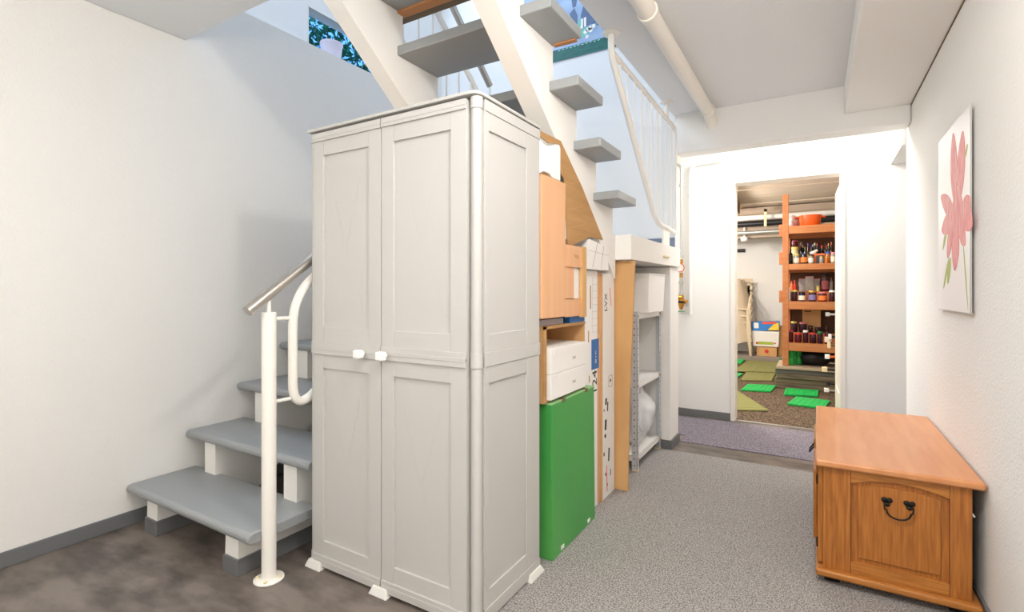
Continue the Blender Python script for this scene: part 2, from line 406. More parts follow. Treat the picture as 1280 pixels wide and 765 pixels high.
MB().tube(fr, 0.0185, 16).build('rail_frame', M['white_gloss'], bl_, smooth=True)
for k in range(9):
    yy = 1.43+k*0.12
    z0 = 0.56+0.763*(yy-1.304)+0.03; z1 = 1.075+0.763*(yy-1.304)
    MB().tube([(bx, yy, z0), (bx, yy, z1)], 0.006, 8).build('baluster', M['white_gloss'], bl_, smooth=True)
for z in (1.006, 0.682):
    MB().tube([(bx, 1.22, z), (bx, 1.292, z)], 0.0075, 10).build('connector', M['white_gloss'], bl_, smooth=True)
hr = MB().tube([(bx, 1.113, 1.038), (bx, 2.62, 1.038+1.507*0.742)], 0.0205, 24).build('handrail', M['steel'], bl_, smooth=True)
hr['label'] = 'brushed steel handrail'
# balustrade on the inner side of the upper flight
b2x = -1.85
b2 = thing('balustrade', (b2x, 2.78, 1.42), 'white upper balustrade with steel handrail seen through the gaps between the upper treads', 'railing')
MB().tube([(b2x, 2.80, 2.465), (b2x, 1.0, 2.465+1.8*0.83)], 0.0205, 20).build('handrail', M['steel'], b2, smooth=True)
f2 = fillet([(b2x, 0.95, 2.30+1.80*0.80), (b2x, 2.70, 2.34), (b2x, 2.70, 1.82), (b2x, 0.95, 1.80+1.80*0.80)], 0.13, 8)
MB().tube(f2, 0.017, 14).build('rail_frame', M['white_gloss'], b2, smooth=True)
MB().tube([(b2x, 2.80, 1.421), (b2x, 2.80, 2.36)], 0.0225, 16).tube([(b2x, 2.80, 2.36), (b2x, 2.80, 2.45)], 0.008, 10).build('newel_post', M['white_gloss'], b2, smooth=True)
for k in range(13):
    yy = 2.58-k*0.12
    MB().tube([(b2x, yy, 1.84+(2.7-yy)*0.80), (b2x, yy, 2.33+(2.7-yy)*0.80)], 0.006, 8).build('baluster', M['white_gloss'], b2, smooth=True)

# railing beside the landing, hung from the ceiling
rx = -0.89
rl = thing('landing_railing', (rx, 3.1, 1.42), 'white railing with thin bars hanging from the ceiling beside the landing', 'railing')
po = fillet([(rx, 2.457, 2.41), (rx, 2.457, 2.19), (rx, 3.30, 1.585), (rx, 3.79, 1.545)], 0.12, 8)
post_pts = [on_x(764, 38, rx)]; post_pts[0].z = 2.413
pth = fillet([Vector((rx, 2.457, 2.413)), on_x(764, 68, rx), on_x(820, 278, rx), on_x(843, 291, rx)], 0.12, 8)
MB().tube(pth, 0.0165, 16).build('sloping_rail', M['white_gloss'], rl, smooth=True)
A_ = on_x(768, 64, rx); B_ = on_x(843.5, 158, rx); A_.y = 2.46; A_.z = 2.325; B_.z = 2.295
C_ = on_x(843, 291, rx); B_.y = C_.y = 3.80
MB().tube(fillet([A_, B_, C_], 0.05, 6), 0.0145, 14).build('top_rail', M['white_gloss'], rl, smooth=True)
def zl(y):      # lower rail height at y
    for p, q in zip(pth, pth[1:]):
        if p.y <= y <= q.y and q.y > p.y: return p.z+(q.z-p.z)*(y-p.y)/(q.y-p.y)
    return 1.56
for px in (775.3, 784.2, 792.9, 801.2, 808.2, 814.6, 821.2, 827, 832.9, 838.6):
    yy = on_x(px, 200, rx).y
    MB().tube([(rx, yy, zl(yy)), (rx, yy, 2.325-0.03*(yy-2.46)/1.34)], 0.0055, 8).build('bar', M['white_gloss'], rl, smooth=True)
for yy in (2.457, 3.56):
    MB().lathe([(0.045, 0), (0.045, 0.004), (0.04, 0.006), (0.02, 0.007)][::-1] and [(0.02, -0.009), (0.042, -0.006), (0.045, -0.003), (0.045, 0.0)], (rx, yy, CZ-0.0005), 28).build('ceiling_flange', M['white_gloss'], rl, smooth=True)
MB().tube([(rx, 3.56, 2.31), (rx, 3.56, 2.41)], 0.0145, 14).build('ceiling_stem', M['white_gloss'], rl, smooth=True)
MB().box(rx-0.006, rx+0.006, 3.46, 3.62, 1.425, 1.56).box(rx-0.006, rx+0.02, 3.40, 3.52, 1.40, 1.43).build('foot_plate', M['white_gloss'], rl)
MB().box(-0.861, -0.852, 3.36, 3.50, 1.335, 1.345).build('wood_peg', M['cream'], rl)

# ============================================================ PIPES
pp = thing('drain_pipe', (-0.64, 2.5, 2.35), 'thick cream painted pipe running under the ceiling beside the landing railing', 'pipe')
px_, pz_ = -0.648, 2.362
MB().tube(fillet([(px_, -2.19, pz_), (px_, 3.80, pz_), (px_-0.0, 3.92, pz_-0.09)], 0.09, 6), 0.040, 24).build('pipe_run', M['pipe'], pp, smooth=True)
for yy in (0.6, 2.25, 3.70):
    MB().tube([(px_, yy, pz_), (px_, yy+0.012, pz_), (px_, yy+0.05, pz_)], [0.0475, 0.0475, 0.043], 24).build('collar', M['pipe'], pp, smooth=True)

gy = 4.62
gp = thing('water_pipe', (-1.03, gy, 0.9), 'thin grey vertical pipe with brass valve and red ringed gauge on the far corridor wall', 'pipe')
gx = on_y(851.5, 300, gy).x
zz = lambda py: on_y(851.5, py, gy).z
MB().tube(fillet([(gx-0.25, gy, zz(203)), (gx, gy, zz(205)), (gx, gy, zz(322))], 0.06), 0.012, 14).build('pipe_run', M['grey_metal'], gp, smooth=True)
MB().tube([(gx, gy, zz(342)), (gx, gy, zz(372))], 0.014, 14).build('pipe_lower', M['grey_metal'], gp, smooth=True)
for py in (232, 321, 353, 367): MB().tube([(gx, gy, zz(py+1.5)), (gx, gy, zz(py-1.5))], 0.02, 14).build('coupling', M['grey_metal'], gp, smooth=True)
for py in (327, 344): MB().tube([(gx, gy, zz(py+3)), (gx, gy, zz(py-3))], 0.015, 8).build('brass_nut', M['brass'], gp)
g_ = MB().tube([(gx, gy-0.02, zz(335)), (gx, gy-0.05, zz(335))], 0.036, 28).build('gauge', M['whitep'], gp, smooth=True)
MB().tube([Vector((gx+0.036*math.cos(2*PI*k/28), gy-0.05, zz(335)+0.036*math.sin(2*PI*k/28))) for k in range(29)], 0.004, 6, False).build('gauge_ring', M['red'], g_, smooth=True)
v_ = MB().tube([(gx-0.005, gy, zz(369)), (gx, gy, zz(378)), (gx, gy, zz(387))], [0.022, 0.03, 0.012], 14).tube([(gx, gy-0.0, zz(377)), (gx+0.05, gy-0.01, zz(377))], 0.018, 12).tube([(gx-0.03, gy-0.03, zz(372)), (gx, gy-0.01, zz(372))], 0.016, 12).build('brass_valve', M['brass'], gp, smooth=True)
MB().box(gx-0.045, gx+0.03, gy-0.045, gy-0.03, zz(379), zz(376)).build('valve_tag', M['ink'], v_)
MB().tube([(gx, gy, zz(390)), (gx, gy, zz(388.5))], 0.035, 20).build('valve_wheel', flat('dull_green', 110, 150, 124), v_, smooth=True)
fw = thing('water_pipe', (-0.93, 4.66, 1.0), 'faint white painted pipe bending above the white corridor wall beside the grey pipe', 'pipe')
a = on_y(863, 300, 4.655)
MB().tube(fillet([(a.x, 4.655, 0.9), (a.x, 4.655, on_y(863, 206, 4.655).z), (DX0-0.06, 4.655, on_y(863, 206, 4.655).z+0.01)], 0.08), 0.016, 14).build('pipe_run', M['plaster_smooth'], fw, smooth=True)
MB().tube([(a.x, 4.655, on_y(863, 244, 4.655).z), (a.x, 4.655, on_y(863, 238, 4.655).z)], 0.024, 14).build('collar', M['plaster_smooth'], fw, smooth=True)

# ============================================================ CABINET
cx0, cx1, cy0, cy1 = -1.775, -0.942, 1.353, 1.785
cab = thing('storage_cabinet', (-1.36, 1.57, 0), 'tall light grey two-door plastic cabinet standing in front of the stairs', 'cabinet')
cb = MB().box(cx0+0.006, cx1-0.010, cy0+0.024, cy1, 0.02, 1.752)
X = cx1-0.006
for z0, z1 in ((0.012, 0.056), (0.862, 0.911), (1.715, 1.752)):
    cb.box(X-0.002, X+0.007, cy0+0.045, cy1+0.002, z0, z1)
def side_frame(z0, z1, r0, r1):
    cb.box(X-0.004, X+0.0045, cy0+0.045, 1.425, z0, z1); cb.box(X-0.004, X+0.0045, 1.683, cy1, z0, z1)
    cb.box(X-0.004, X+0.0035, 1.4258, 1.6822, z0, r0); cb.box(X-0.004, X+0.0035, 1.4258, 1.6822, r1, z1)
side_frame(0.056, 0.862, 0.113, 0.806); side_frame(0.911, 1.715, 0.970, 1.655)
cb.build('cabinet_body', M['plastic'], cab, bevel=0.0015)
def post(x, y, name='corner_post'):
    mb = MB().tube([(x, y, 0.02), (x, y, 1.75)], 0.0175, 20)
    for z0, z1 in ((0.012, 0.056), (0.862, 0.911), (1.715, 1.752)): mb.tube([(x, y, z0), (x, y, z1)], 0.0205, 20)
    mb.build(name, M['plastic'], cab, smooth=True)
post(cx1-0.0185, cy0+0.022); post(cx0+0.016, cy0+0.022); post(cx1-0.0185, cy1-0.015); post(cx0+0.016, cy1-0.015)
def px2x(px): return on_y(px, 300, cy0).x
def door(xa, xb, ra, rb, kx, kz, lab):
    mb = MB().box(xa, xb, cy0+0.010, cy0+0.022, 0.022, 1.745)
    for z0, z1, r0, r1 in ((0.056, 0.862, 0.113, 0.806), (0.911, 1.715, 0.970, 1.657)):
        mb.box(xa, ra, cy0+0.0012, cy0+0.011, z0, z1); mb.box(rb, xb, cy0+0.0012, cy0+0.011, z0, z1)
        mb.box(ra+0.0008, rb-0.0008, cy0+0.0024, cy0+0.011, z0, r0); mb.box(ra+0.0008, rb-0.0008, cy0+0.0024, cy0+0.011, r1, z1)
        # faint moulded ridges on the panel
        w_ = rb-ra; h_ = r1-r0
        for (u0, v0, u1, v1) in ((0.08, 0.93, 0.48, 0.45), (0.8, 0.85, 0.48, 0.45), (0.48, 0.45, 0.92, 0.06)):
            p = Vector((ra+u0*w_, cy0+0.0098, r0+v0*h_)); q = Vector((ra+u1*w_, cy0+0.0098, r0+v1*h_))
            mb.tube([p, q], 0.0007, 4)
    for z0, z1 in ((0.014, 0.056), (0.862, 0.911), (1.715, 1.748)):
        mb.box(xa, xb, cy0-0.004, cy0+0.011, z0, z1)
        mb.box(xa, xb, cy0-0.0052, cy0, z0+(z1-z0)*0.36, z0+(z1-z0)*0.64)
    d = mb.build('door', M['plastic'], cab, bevel=0.0009, segs=1)
    k = MB().tube([(kx, cy0, kz), (kx, cy0-0.018, kz)], 0.009, 12).box(kx-0.016, kx+0.016, cy0-0.044, cy0-0.014, kz-0.016, kz+0.016).build('door_knob', M['knob'], d, bevel=0.006, segs=3)
    k['label'] = lab
xm = px2x(476.2)
door(cx0+0.028, xm-0.002, px2x(403.6), px2x(460.5), -1.46, 0.880, 'white cube knob left of the door gap')
door(xm+0.002, cx1-0.045, px2x(491.5), px2x(563), -1.345, 0.880, 'white cube knob right of the door gap')
MB().prism([(cx0-0.006+0, cy0-0.008), (cx1-0.03, cy0-0.008), (cx1-0.008, cy0-0.002), (cx1+0.002, cy0+0.012), (cx1+0.004, cy0+0.03), (cx1+0.004, cy1+0.004), (cx0-0.006, cy1+0.004)], 'z', 1.757, 1.769).build('cabinet_top', M['plastic'], cab, bevel=0.003)
for (x0, x1, y0, y1) in ((cx0-0.006, cx0+0.085, cy0-0.022, cy0+0.05), (xm-0.045, xm+0.045, cy0-0.022, cy0+0.05), (cx1-0.085, cx1+0.006, cy0-0.022, cy0+0.05), (cx1-0.06, cx1+0.018, cy1-0.10, cy1+0.012), (cx0-0.006, cx0+0.085, cy1-0.08, cy1+0.01)):
    cxm, cym = (x0+x1)/2, (y0+y1)/2
    mb = MB(); i = 0.012
    A = [(x0, y0, 0), (x1, y0, 0), (x1, y1, 0), (x0, y1, 0)]; B = [(x0+i, y0+i, 0.03), (x1-i, y0+i, 0.03), (x1-i, y1-i, 0.03), (x0+i, y1-i, 0.03)]
    va = [mb.bm.verts.new(p) for p in A]; vb = [mb.bm.verts.new(p) for p in B]
    mb.bm.faces.new(va[::-1]); mb.bm.faces.new(vb)
    for k in range(4): mb.bm.faces.new((va[k], va[(k+1)%4], vb[(k+1)%4], vb[k]))
    for v in mb.bm.verts: v.co.z = max(v.co.z, 0.0052 if v.co.x > -1.1 else 0.0)
    mb.build('foot', M['foot'], cab, bevel=0.003)
MB().box(-1.62, -0.985, 1.36, 1.72, 1.7695, 1.7745).build('cardboard_sheet', M['card'], label='thin tan cardboard sheet lying flat on top of the grey cabinet', cat='cardboard')

# ============================================================ BOXES UNDER THE STAIRS
# green carton
gb = thing('green_carton', (-1.0, 2.1, 0.005), 'large flat green carton standing upright on the carpet behind the cabinet', 'box')
tilt = Matrix.Translation((-0.928, 0, 0.005)) @ Matrix.Rotation(math.radians(-0.5), 4, 'Y')
MB().box(-0.20, 0.0, 1.87, 2.335, 0.001, 0.642, tilt).build('carton', M['green_box'], gb, bevel=0.002)
MB().box(-0.20, 0.001, 1.868, 2.337, 0.640, 0.6455, tilt).build('carton_lid', M['green_light'], gb)
for yy in (1.97, 2.22): MB().box(-0.02, 0.0022, yy, yy+0.035, 0.632, 0.647, tilt).build('carry_slot', M['back_board'], gb)
for yy in (1.95, 2.24): MB().box(-0.002, 0.0015, yy, yy+0.03, 0.012, 0.028, tilt).build('base_tab', M['card_white'], gb)

# open cardboard crate with two white boxes
cr = thing('cardboard_crate', (-1.0, 2.07, 0.654), 'open tan cardboard box lying on its side on top of the green carton', 'box')
Z0, Z1 = 0.654, 0.968
xo = -0.955
mb = MB().box(-1.20, xo, 1.835, 1.843, Z0, Z1).box(-1.20, xo, 2.262, 2.27, Z0, Z1).box(-1.20, xo, 1.843, 2.262, Z0, Z0+0.008).box(-1.20, xo, 1.843, 2.262, Z1-0.008, Z1).box(-1.20, -1.192, 1.843, 2.262, Z0+0.008, Z1-0.008)
mb.build('crate_shell', M['card'], cr)
MB().box(xo, xo+0.004, 1.835, 1.862, Z0, Z1).box(xo, xo+0.004, 1.835, 2.27, Z1-0.012, Z1).build('crate_rim', M['card_dark'], cr)
for i, (za, zb, lab) in enumerate(((0.663, 0.768, 'lower of two flat white boxes inside the open cardboard crate'), (0.7695, 0.876, 'upper of two flat white boxes inside the open cardboard crate'))):
    wb = thing('white_box', (-1.0, 2.05, za), lab, 'box', 'white boxes in the open crate')
    MB().box(-1.15, -0.935, 1.872, 2.235, za, zb).build('carton', M['card_white'], wb, bevel=0.002)
    MB().box(-0.9355, -0.9335, 1.90, 2.238, zb-0.03, zb-0.002).build('lid_flap', M['card_white'], wb)
    text('3050', 0.018, (-0.9346, 2.10, (za+zb)/2-0.008), 'x', 0, flat('grey_print', 170, 168, 166), wb)

# things between crate and orange box
MB().box(-1.15, -0.97, 1.84, 2.06, 0.969, 0.995).build('flat_box', flat('grey_purple_carton', 160, 150, 150), label='thin grey box squeezed between the open crate and the orange-brown box', cat='box')
MB().box(-1.15, -0.955, 2.10, 2.27, 0.969, 1.001).build('flat_box', M['blue_label'], label='small blue box end under the orange-brown box', cat='box')

# tall orange-brown box
ob = thing('cardboard_box', (-1.05, 2.0, 1.003), 'large orange-brown cardboard box stacked beside the cabinet above the open crate', 'box')
Zb, Zt = 1.003, 1.578
MB().box(-1.28, -0.935, 1.793, 2.011, Zb, Zt).build('carton', M['card_orange'], ob, bevel=0.002)
MB().box(-1.28, -0.938, 1.793, 2.014, Zt, Zt+0.004).build('top_flap', M['card'], ob)
fx = -0.937
yy_ = lambda px: on_x(px, 350, fx).y
za_ = lambda px, py: on_x(px, py, fx).z
MB().box(fx-0.005, fx, 2.0112, yy_(717.5), za_(713, 374), za_(713, 331)).box(fx-0.005, fx, 2.0112, yy_(726), za_(717, 395.5), za_(717, 373)).build('flap_with_window', M['card_orange'], ob)
MB().box(fx-0.005, fx+0.010, yy_(725.4), yy_(730.8), za_(728, 396), za_(728, 309)).build('side_flap', M['card'], ob)
MB().box(fx-0.001, fx+0.006, 2.0112, yy_(727.8), za_(718, 334), za_(718, 307.5)).build('torn_flap', M['card_orange'], ob)
text('94020', 0.020, (fx+0.0065, yy_(719), za_(719, 321)), 'x', -0.1, M['card_dark'], ob)
MB().box(-1.10, fx-0.008, yy_(714), yy_(729), Zb+0.04, Zb+0.24).build('white_insert', M['card_white'], label='white carton visible through the window of the orange-brown box', cat='box')

# white foam packing on top
fo = MB()
prof = [(1.791, 1.584), (1.82, 1.596), (1.87, 1.596), (1.90, 1.584), (1.974, 1.584), (1.974, 1.728), (1.962, 1.738), (1.93, 1.732), (1.89, 1.716), (1.85, 1.706), (1.82, 1.708), (1.791, 1.716)]
fo.prism(prof, 'x', -1.16, -0.941)
fo.build('foam_block', M['styro'], bevel=0.004, label='white polystyrene packing block on top of the orange-brown box', cat='foam')

# flattened cardboard sheet leaning under the stringer
shp = [Vector((0, 1.792, 1.730)), Vector((0, 1.792, 1.752)), on_x(700.8, 176.3, -0.945), on_x(727.5, 233.8, -0.945), on_x(753.7, 299.7, -0.945), on_x(737, 296.5, -0.945), on_x(709.5, 309, -0.945), Vector((0, 2.02, 1.60)), Vector((0, 1.98, 1.62)), Vector((0, 1.977, 1.742)), Vector((0, 1.93, 1.737)), Vector((0, 1.87, 1.722))]
sh = thing('flattened_cardboard', (-0.95, 2.1, 1.25), 'brown triangular cardboard panel tucked under the sloping white stringer', 'cardboard')
MB().prism([(p.y, p.z) for p in shp], 'x', -0.9485, -0.944).build('panel', M['card_dark'], sh)
a, b = on_x(700, 205, -0.942), on_x(740, 290, -0.942)
mb = MB().tube([Vector((-0.9442, a.y, a.z)), Vector((-0.9442, b.y, b.z))], 0.0012, 6)
for (p, q) in (((712, 230), (724, 227)), ((710, 262), (728, 258)), ((711, 285), (730, 281))):
    u, v = on_x(*p, -0.944), on_x(*q, -0.944); mb.tube([u, v], 0.0008, 5)
mb.build('crease', flat('worn_cardboard_fold', 204, 162, 110, 0.9), sh)
# long white cartons standing upright
lc = thing('long_carton', (-1.0, 2.45, 0.005), 'long white upright carton with blue label between green carton and plank', 'box')
Xc = -0.975
yc_ = lambda px: on_x(px, 400, Xc).y
zc_ = lambda px, py: on_x(px, py, Xc).z
MB().box(Xc-0.14, Xc, 2.322, 2.486, 0.006, 1.215).build('carton', M['card_white'], lc, bevel=0.002)
MB().box(Xc, Xc+0.0008, yc_(739.2), yc_(748.4), zc_(743, 461.5), zc_(743, 424)).build('blue_label_print', M['blue_label'], lc)
MB().box(Xc, Xc+0.0008, 2.324, 2.334, zc_(732, 356), zc_(732, 342)).box(Xc, Xc+0.0008, 2.324, 2.332, zc_(732, 368), zc_(732, 362)).build('blue_mark', M['blue_label'], lc)
for (p_, a0, a1) in ((737.5, 386, 357), (735, 428, 414), (736, 478, 470)):
    MB().box(Xc-0.001, Xc+0.001, yc_(p_), yc_(p_+1.1), zc_(p_, a0), zc_(p_, a1)).build('tan_slot', M['card_dark'], lc)
text('20 x 41', 0.022, (Xc+0.0012, yc_(744.5), zc_(744, 446)), 'x', PI/2, M['card_white'], lc)
text('124', 0.085, (Xc+0.0006, yc_(743.5), zc_(743, 478)), 'x', PI/2, M['ink'], lc)
mb = MB(); ya_, yb_ = yc_(740.5), yc_(748.2)
for k in range(9):
    zk = zc_(744, 415-8.5*k)
    mb.box(Xc, Xc+0.0005, ya_, yb_, zk, zk+0.0012)
mb.box(Xc, Xc+0.0005, ya_, ya_+0.001, zc_(744, 415), zc_(744, 347)).box(Xc, Xc+0.0005, yb_-0.001, yb_, zc_(744, 415), zc_(744, 347))
mb.build('printed_table', flat('grey_print', 170, 168, 166), lc)
MB().box(Xc-0.13, Xc-0.001, 2.488, 2.524, 0.006, 1.208).build('cardboard_strip', M['card_orange'], label='narrow tan cardboard strip wedged between the two long white cartons', cat='cardboard')
lc2 = thing('long_carton', (-1.0, 2.63, 0.005), 'tall narrow white carton with red arrow and black marks beside the tan plank', 'box')
Xd = -0.968
MB().box(Xd-0.05, Xd, 2.527, 2.724, 0.006, 1.205).build('carton', M['card_white'], lc2, bevel=0.0015)
MB().box(Xd-0.05, Xd+0.0008, 2.5255, 2.540, 0.006, 1.20).build('tan_edge', M['card'], lc2)
def dmark(px, py, w, h, ang, m_, nm):
    p = on_x(px, py, Xd)
    MB().box(-0.0002, 0.0008, -w/2, w/2, -h/2, h/2, Matrix.Translation(p) @ Matrix.Rotation(ang, 4, 'X')).build(nm, m_, lc2)
dmark(763, 371, 0.007, 0.10, 0.22, M['red_print'], 'red_arrow')
dmark(758.5, 598, 0.009, 0.14, 0.06, M['red_print'], 'red_arrow')
for (px, py, w_, h_, an) in ((757.5, 502, 0.022, 0.035, -0.2), (759.5, 508, 0.014, 0.05, -0.1), (757, 531, 0.024, 0.055, -0.1), (756.5, 545, 0.02, 0.02, 0.7), (761, 568, 0.018, 0.07, -0.1), (755, 568, 0.014, 0.02, 0.1), (757, 593, 0.012, 0.018, 0.4), (759, 606, 0.012, 0.015, 0.2), (763, 590, 0.008, 0.035, 0), (755, 513, 0.008, 0.014, 0)):
    dmark(px, py, w_, h_, an, M['ink'], 'handling_mark')
p = on_x(757.5, 378, Xd+0.001); text('LVX', 0.055, p, 'x', PI/2, M['ink'], lc2)
p = on_x(763, 476, Xd+0.001); text('+', 0.06, p, 'x', 0, M['ink'], lc2)
mb = MB(); p = on_x(763, 476, Xd)
for (a0, a1, b0, b1) in ((-0.028, 0.028, -0.03, -0.0285), (-0.028, 0.028, 0.0285, 0.03), (-0.028, -0.0265, -0.03, 0.03), (0.0265, 0.028, -0.03, 0.03)):
    mb.box(Xd, Xd+0.0006, p.y+a0, p.y+a1, p.z+b0, p.z+b1)
mb.build('mark_frame', M['ink'], lc2)

# tilted white box on the long cartons
tb = thing('white_box', (-0.98, 2.4, 1.25), 'tilted white box with taped lid resting on the long white cartons', 'box')
lc_top = 1.217
bn, tn = on_x(731, 334, -0.94), on_x(737, 298.5, -0.943)
bf, tf = on_x(761, 338, -0.94), on_x(760, 309.5, -0.943)
bn.z = lc_top+0.002; bf.z = lc_top+0.002
mb = MB()
L0 = Vector((-0.24, 0.0, 0.0))
vs = [mb.bm.verts.new(p) for p in (bn+L0, bn, bf, bf+L0, tn+L0+Vector((0.02, 0.0, -0.0)), tn, tf, tf+L0+Vector((0.02, 0, 0)))]
for f in ((3,2,1,0), (4,5,6,7), (0,1,5,4), (1,2,6,5), (2,3,7,6), (3,0,4,7)): mb.bm.faces.new([vs[i] for i in f])
mb.build('carton', M['card_white'], tb, bevel=0.002)
mb = MB()
for t_ in (0.4, 0.75):
    mb.tube([bn.lerp(bf, t_-0.1)+Vector((0.0008, 0, 0.01)), tn.lerp(tf, t_)+Vector((0.0008, 0, -0.002))], 0.0009, 5)
mb.tube([bn.lerp(tn, 0.62)+Vector((0.0008, 0, 0)), bf.lerp(tf, 0.66)+Vector((0.0008, 0, 0))], 0.0009, 5)
mb.build('lid_seam', flat('grey_print', 170, 168, 166), tb)

# tall tan plank of cardboard
pk = thing('cardboard_plank', (-0.95, 2.75, 0.005), 'tall tan cardboard board standing on the carpet between long carton and metal shelf', 'cardboard')
a0 = on_y(764, 327, 2.745); a1 = on_y(794.5, 325.5, 2.745); b1 = on_y(784.7, 615, 2.735)
mb = MB(); mb.prism([(-1.10, 0.006), (b1.x, 0.006), (b1.x+0.008, 0.5), (a1.x, 1.279), (-1.10, 1.279)], 'y', 2.735, 2.747)
mb.build('board', M['card'], pk)
MB().prism([(b1.x, 0.006), (b1.x+0.0015, 0.006), (a1.x+0.0015, 1.279), (a1.x, 1.279)], 'y', 2.733, 2.735).build('board_edge', M['card_dark'], pk)

# ============================================================ METAL SHELF UNIT
SX0, SX1, SY0, SY1 = -1.24, -0.942, 3.06, 3.604
su = thing('shelf_unit', (-1.09, 3.33, 0), 'low grey perforated metal shelf unit with white shelves under the stair landing', 'shelf')
for (x, y, sx, sy) in ((SX1, SY0, -1, 1), (SX1, SY1, -1, -1), (SX0, SY0, 1, 1), (SX0, SY1, 1, -1)):
    mb = MB().box(min(x, x+sx*0.002), max(x, x+sx*0.002), min(y, y+sy*0.034), max(y, y+sy*0.034), 0.008, 0.985)
    mb.box(min(x, x+sx*0.034), max(x, x+sx*0.034), min(y, y+sy*0.002), max(y, y+sy*0.002), 0.008, 0.985)
    p_ = mb.build('upright', M['galv'], su)
    hb = MB()
    for k in range(24):
        z = 0.04+k*0.04
        hb.tube([(x-sx*0.0006, y+sy*0.018, z), (x+sx*0.001, y+sy*0.018, z)], 0.0042, 8)
        hb.tube([(x+sx*0.018, y-sy*0.0006, z), (x+sx*0.018, y+sy*0.001, z)], 0.0042, 8)
    hb.build('bolt_hole', M['dark'], p_)
    MB().box(min(x-0.002, x+sx*0.036), max(x+0.002, x+sx*0.036), min(y-0.002, y+sy*0.036), max(y+0.002, y+sy*0.036), 0.005, 0.012).build('upright_foot', M['cream'], p_)
for zt in (0.972, 0.545, 0.098):
    MB().box(SX0+0.003, SX1-0.003, SY0+0.003, SY1-0.003, zt-0.003, zt).box(SX1-0.005, SX1-0.0025, SY0+0.036, SY1-0.036, zt-0.034, zt).box(SX0+0.004, SX1-0.004, SY0+0.003, SY0+0.006, zt-0.034, zt).build('shelf', M['shelf_white'], su)
    for yy in (SY0+0.02, SY1-0.02):
        MB().tube([(SX1-0.001, yy, zt-0.018), (SX1+0.004, yy, zt-0.018)], 0.005, 8).build('bolt', M['brass'], su)
# white cartons on top
wb = thing('white_box', (-1.05, 3.3, 0.973), 'large white storage box on top of the metal shelf unit', 'box')
mb = MB(); vs = []
for (x, y, z) in ((-1.20, 3.165, 0.9735), (-0.905, 3.165, 0.9735), (-0.905, 3.53, 0.9735), (-1.20, 3.53, 0.9735), (-1.21, 3.15, 1.215), (-0.895, 3.15, 1.215), (-0.895, 3.545, 1.215), (-1.21, 3.545, 1.215)):
    vs.append(mb.bm.verts.new((x, y, z)))
for f in ((3,2,1,0), (4,5,6,7), (0,1,5,4), (1,2,6,5), (2,3,7,6), (3,0,4,7)): mb.bm.faces.new([vs[i] for i in f])
mb.build('carton', M['card_white'], wb, bevel=0.003)
MB().box(-1.212, -0.892, 3.148, 3.547, 1.215, 1.222).build('lid', M['card_white'], wb, bevel=0.002)
# crumpled bag on the lower shelf
bag = MB(); g = bmesh.ops.create_icosphere(bag.bm, subdivisions=4, radius=1.0)
rb = random.Random(3)
from mathutils import noise
for v in g['verts']:
    c = v.co.copy()
    n = noise.noise(c*2.3)*0.22 + noise.noise(c*6.0+Vector((3, 1, 2)))*0.10
    r = 1+n
    zf = c.z*r
    v.co = Vector((-1.06+c.x*r*0.125*(1 if zf < 0.3 else 1-0.5*(zf-0.3)), 3.36+c.y*r*0.20*(1 if zf < 0.3 else 1-0.35*(zf-0.3)), max(0.1, 0.10+0.185+zf*0.19)))
bag.build('plastic_bag', M['plastic_bag'], smooth=True, label='crumpled translucent white plastic bag on the bottom shelf of the metal unit', cat='bag')
inb = MB(); inb.blob((-1.07, 3.33, 0.20), 0.09, 3, (0.9, 1.3, 1.0), 0.08, 4)
inb.build('white_bundle', M['card_white'], smooth=True, label='white bundle inside the translucent plastic bag', cat='bundle')

# ============================================================ OAK CHEST
KX0, KX1, KY0, KY1 = -0.004, 0.483, 2.248, 3.30
ZT, ZBa = 0.476, 0.035
ch = thing('oak_chest', (0.24, 2.78, 0), 'low honey oak chest with arched side panel and iron handle by the right wall', 'chest')
MB().box(KX0, KX1, KY0, KY1, ZT-0.026, ZT).build('chest_top', M['oak_top'], ch, bevel=0.009, segs=4)
MB().box(KX0, KX1-0.006, KY0+0.002, KY1, ZBa, ZBa+0.026).build('base_board', M['oak_h'], ch, bevel=0.009, segs=4)
for x in (0.05, 0.42):
    for yy in (2.32, 3.22):
        MB().box(x-0.025, x+0.025, yy-0.025, yy+0.025, 0.005, ZBa).build('foot', M['iron'], ch)
by = 2.275                                  # end panel plane (faces the camera side)
bx0, bx1 = 0.021, 0.451
zb0, zb1 = ZBa+0.026, ZT-0.026
ls = on_y(1063.3, 600, by).x; rs = on_y(1187.3, 640, by).x
MB().box(bx0+0.004, bx1-0.004, by+0.02, 3.27, zb0, zb1).build('chest_body', M['oak_v'], ch)
MB().box(bx0, ls, by, by+0.022, zb0, zb1).build('stile', M['oak_v'], ch, bevel=0.001)
MB().box(rs, bx1, by, by+0.022, zb0, zb1).build('stile', M['oak_v'], ch, bevel=0.001)
zr = on_y(1064, 702.4, by).z
MB().box(ls, rs, by, by+0.022, zb0, zr).build('bottom_rail', M['oak_h'], ch, bevel=0.001)
za = on_y(1063.5, 604, by).z; 
zc = on_y(1115, 603.5, by).z
arc = lambda t, lo, hi: lo+(hi-lo)*(1-(2*t-1)**2)
pts = [(ls, zb1), (rs, zb1)] + [(rs+(ls-rs)*k/16, arc(k/16, za, zc)) for k in range(17)]
MB().prism(pts, 'y', by, by+0.022).build('top_rail', M['oak_h'], ch, bevel=0.001)
MB().prism([(ls, zr), (rs, zr)]+[(rs+(ls-rs)*k/16, arc(k/16, za, zc)) for k in range(17)], 'y', by+0.014, by+0.0225).build('recessed_panel', M['oak_v'], ch)
il, ir = on_y(1072.5, 600, by).x, on_y(1176.5, 640, by).x
zi = on_y(1072.5, 697.5, by).z
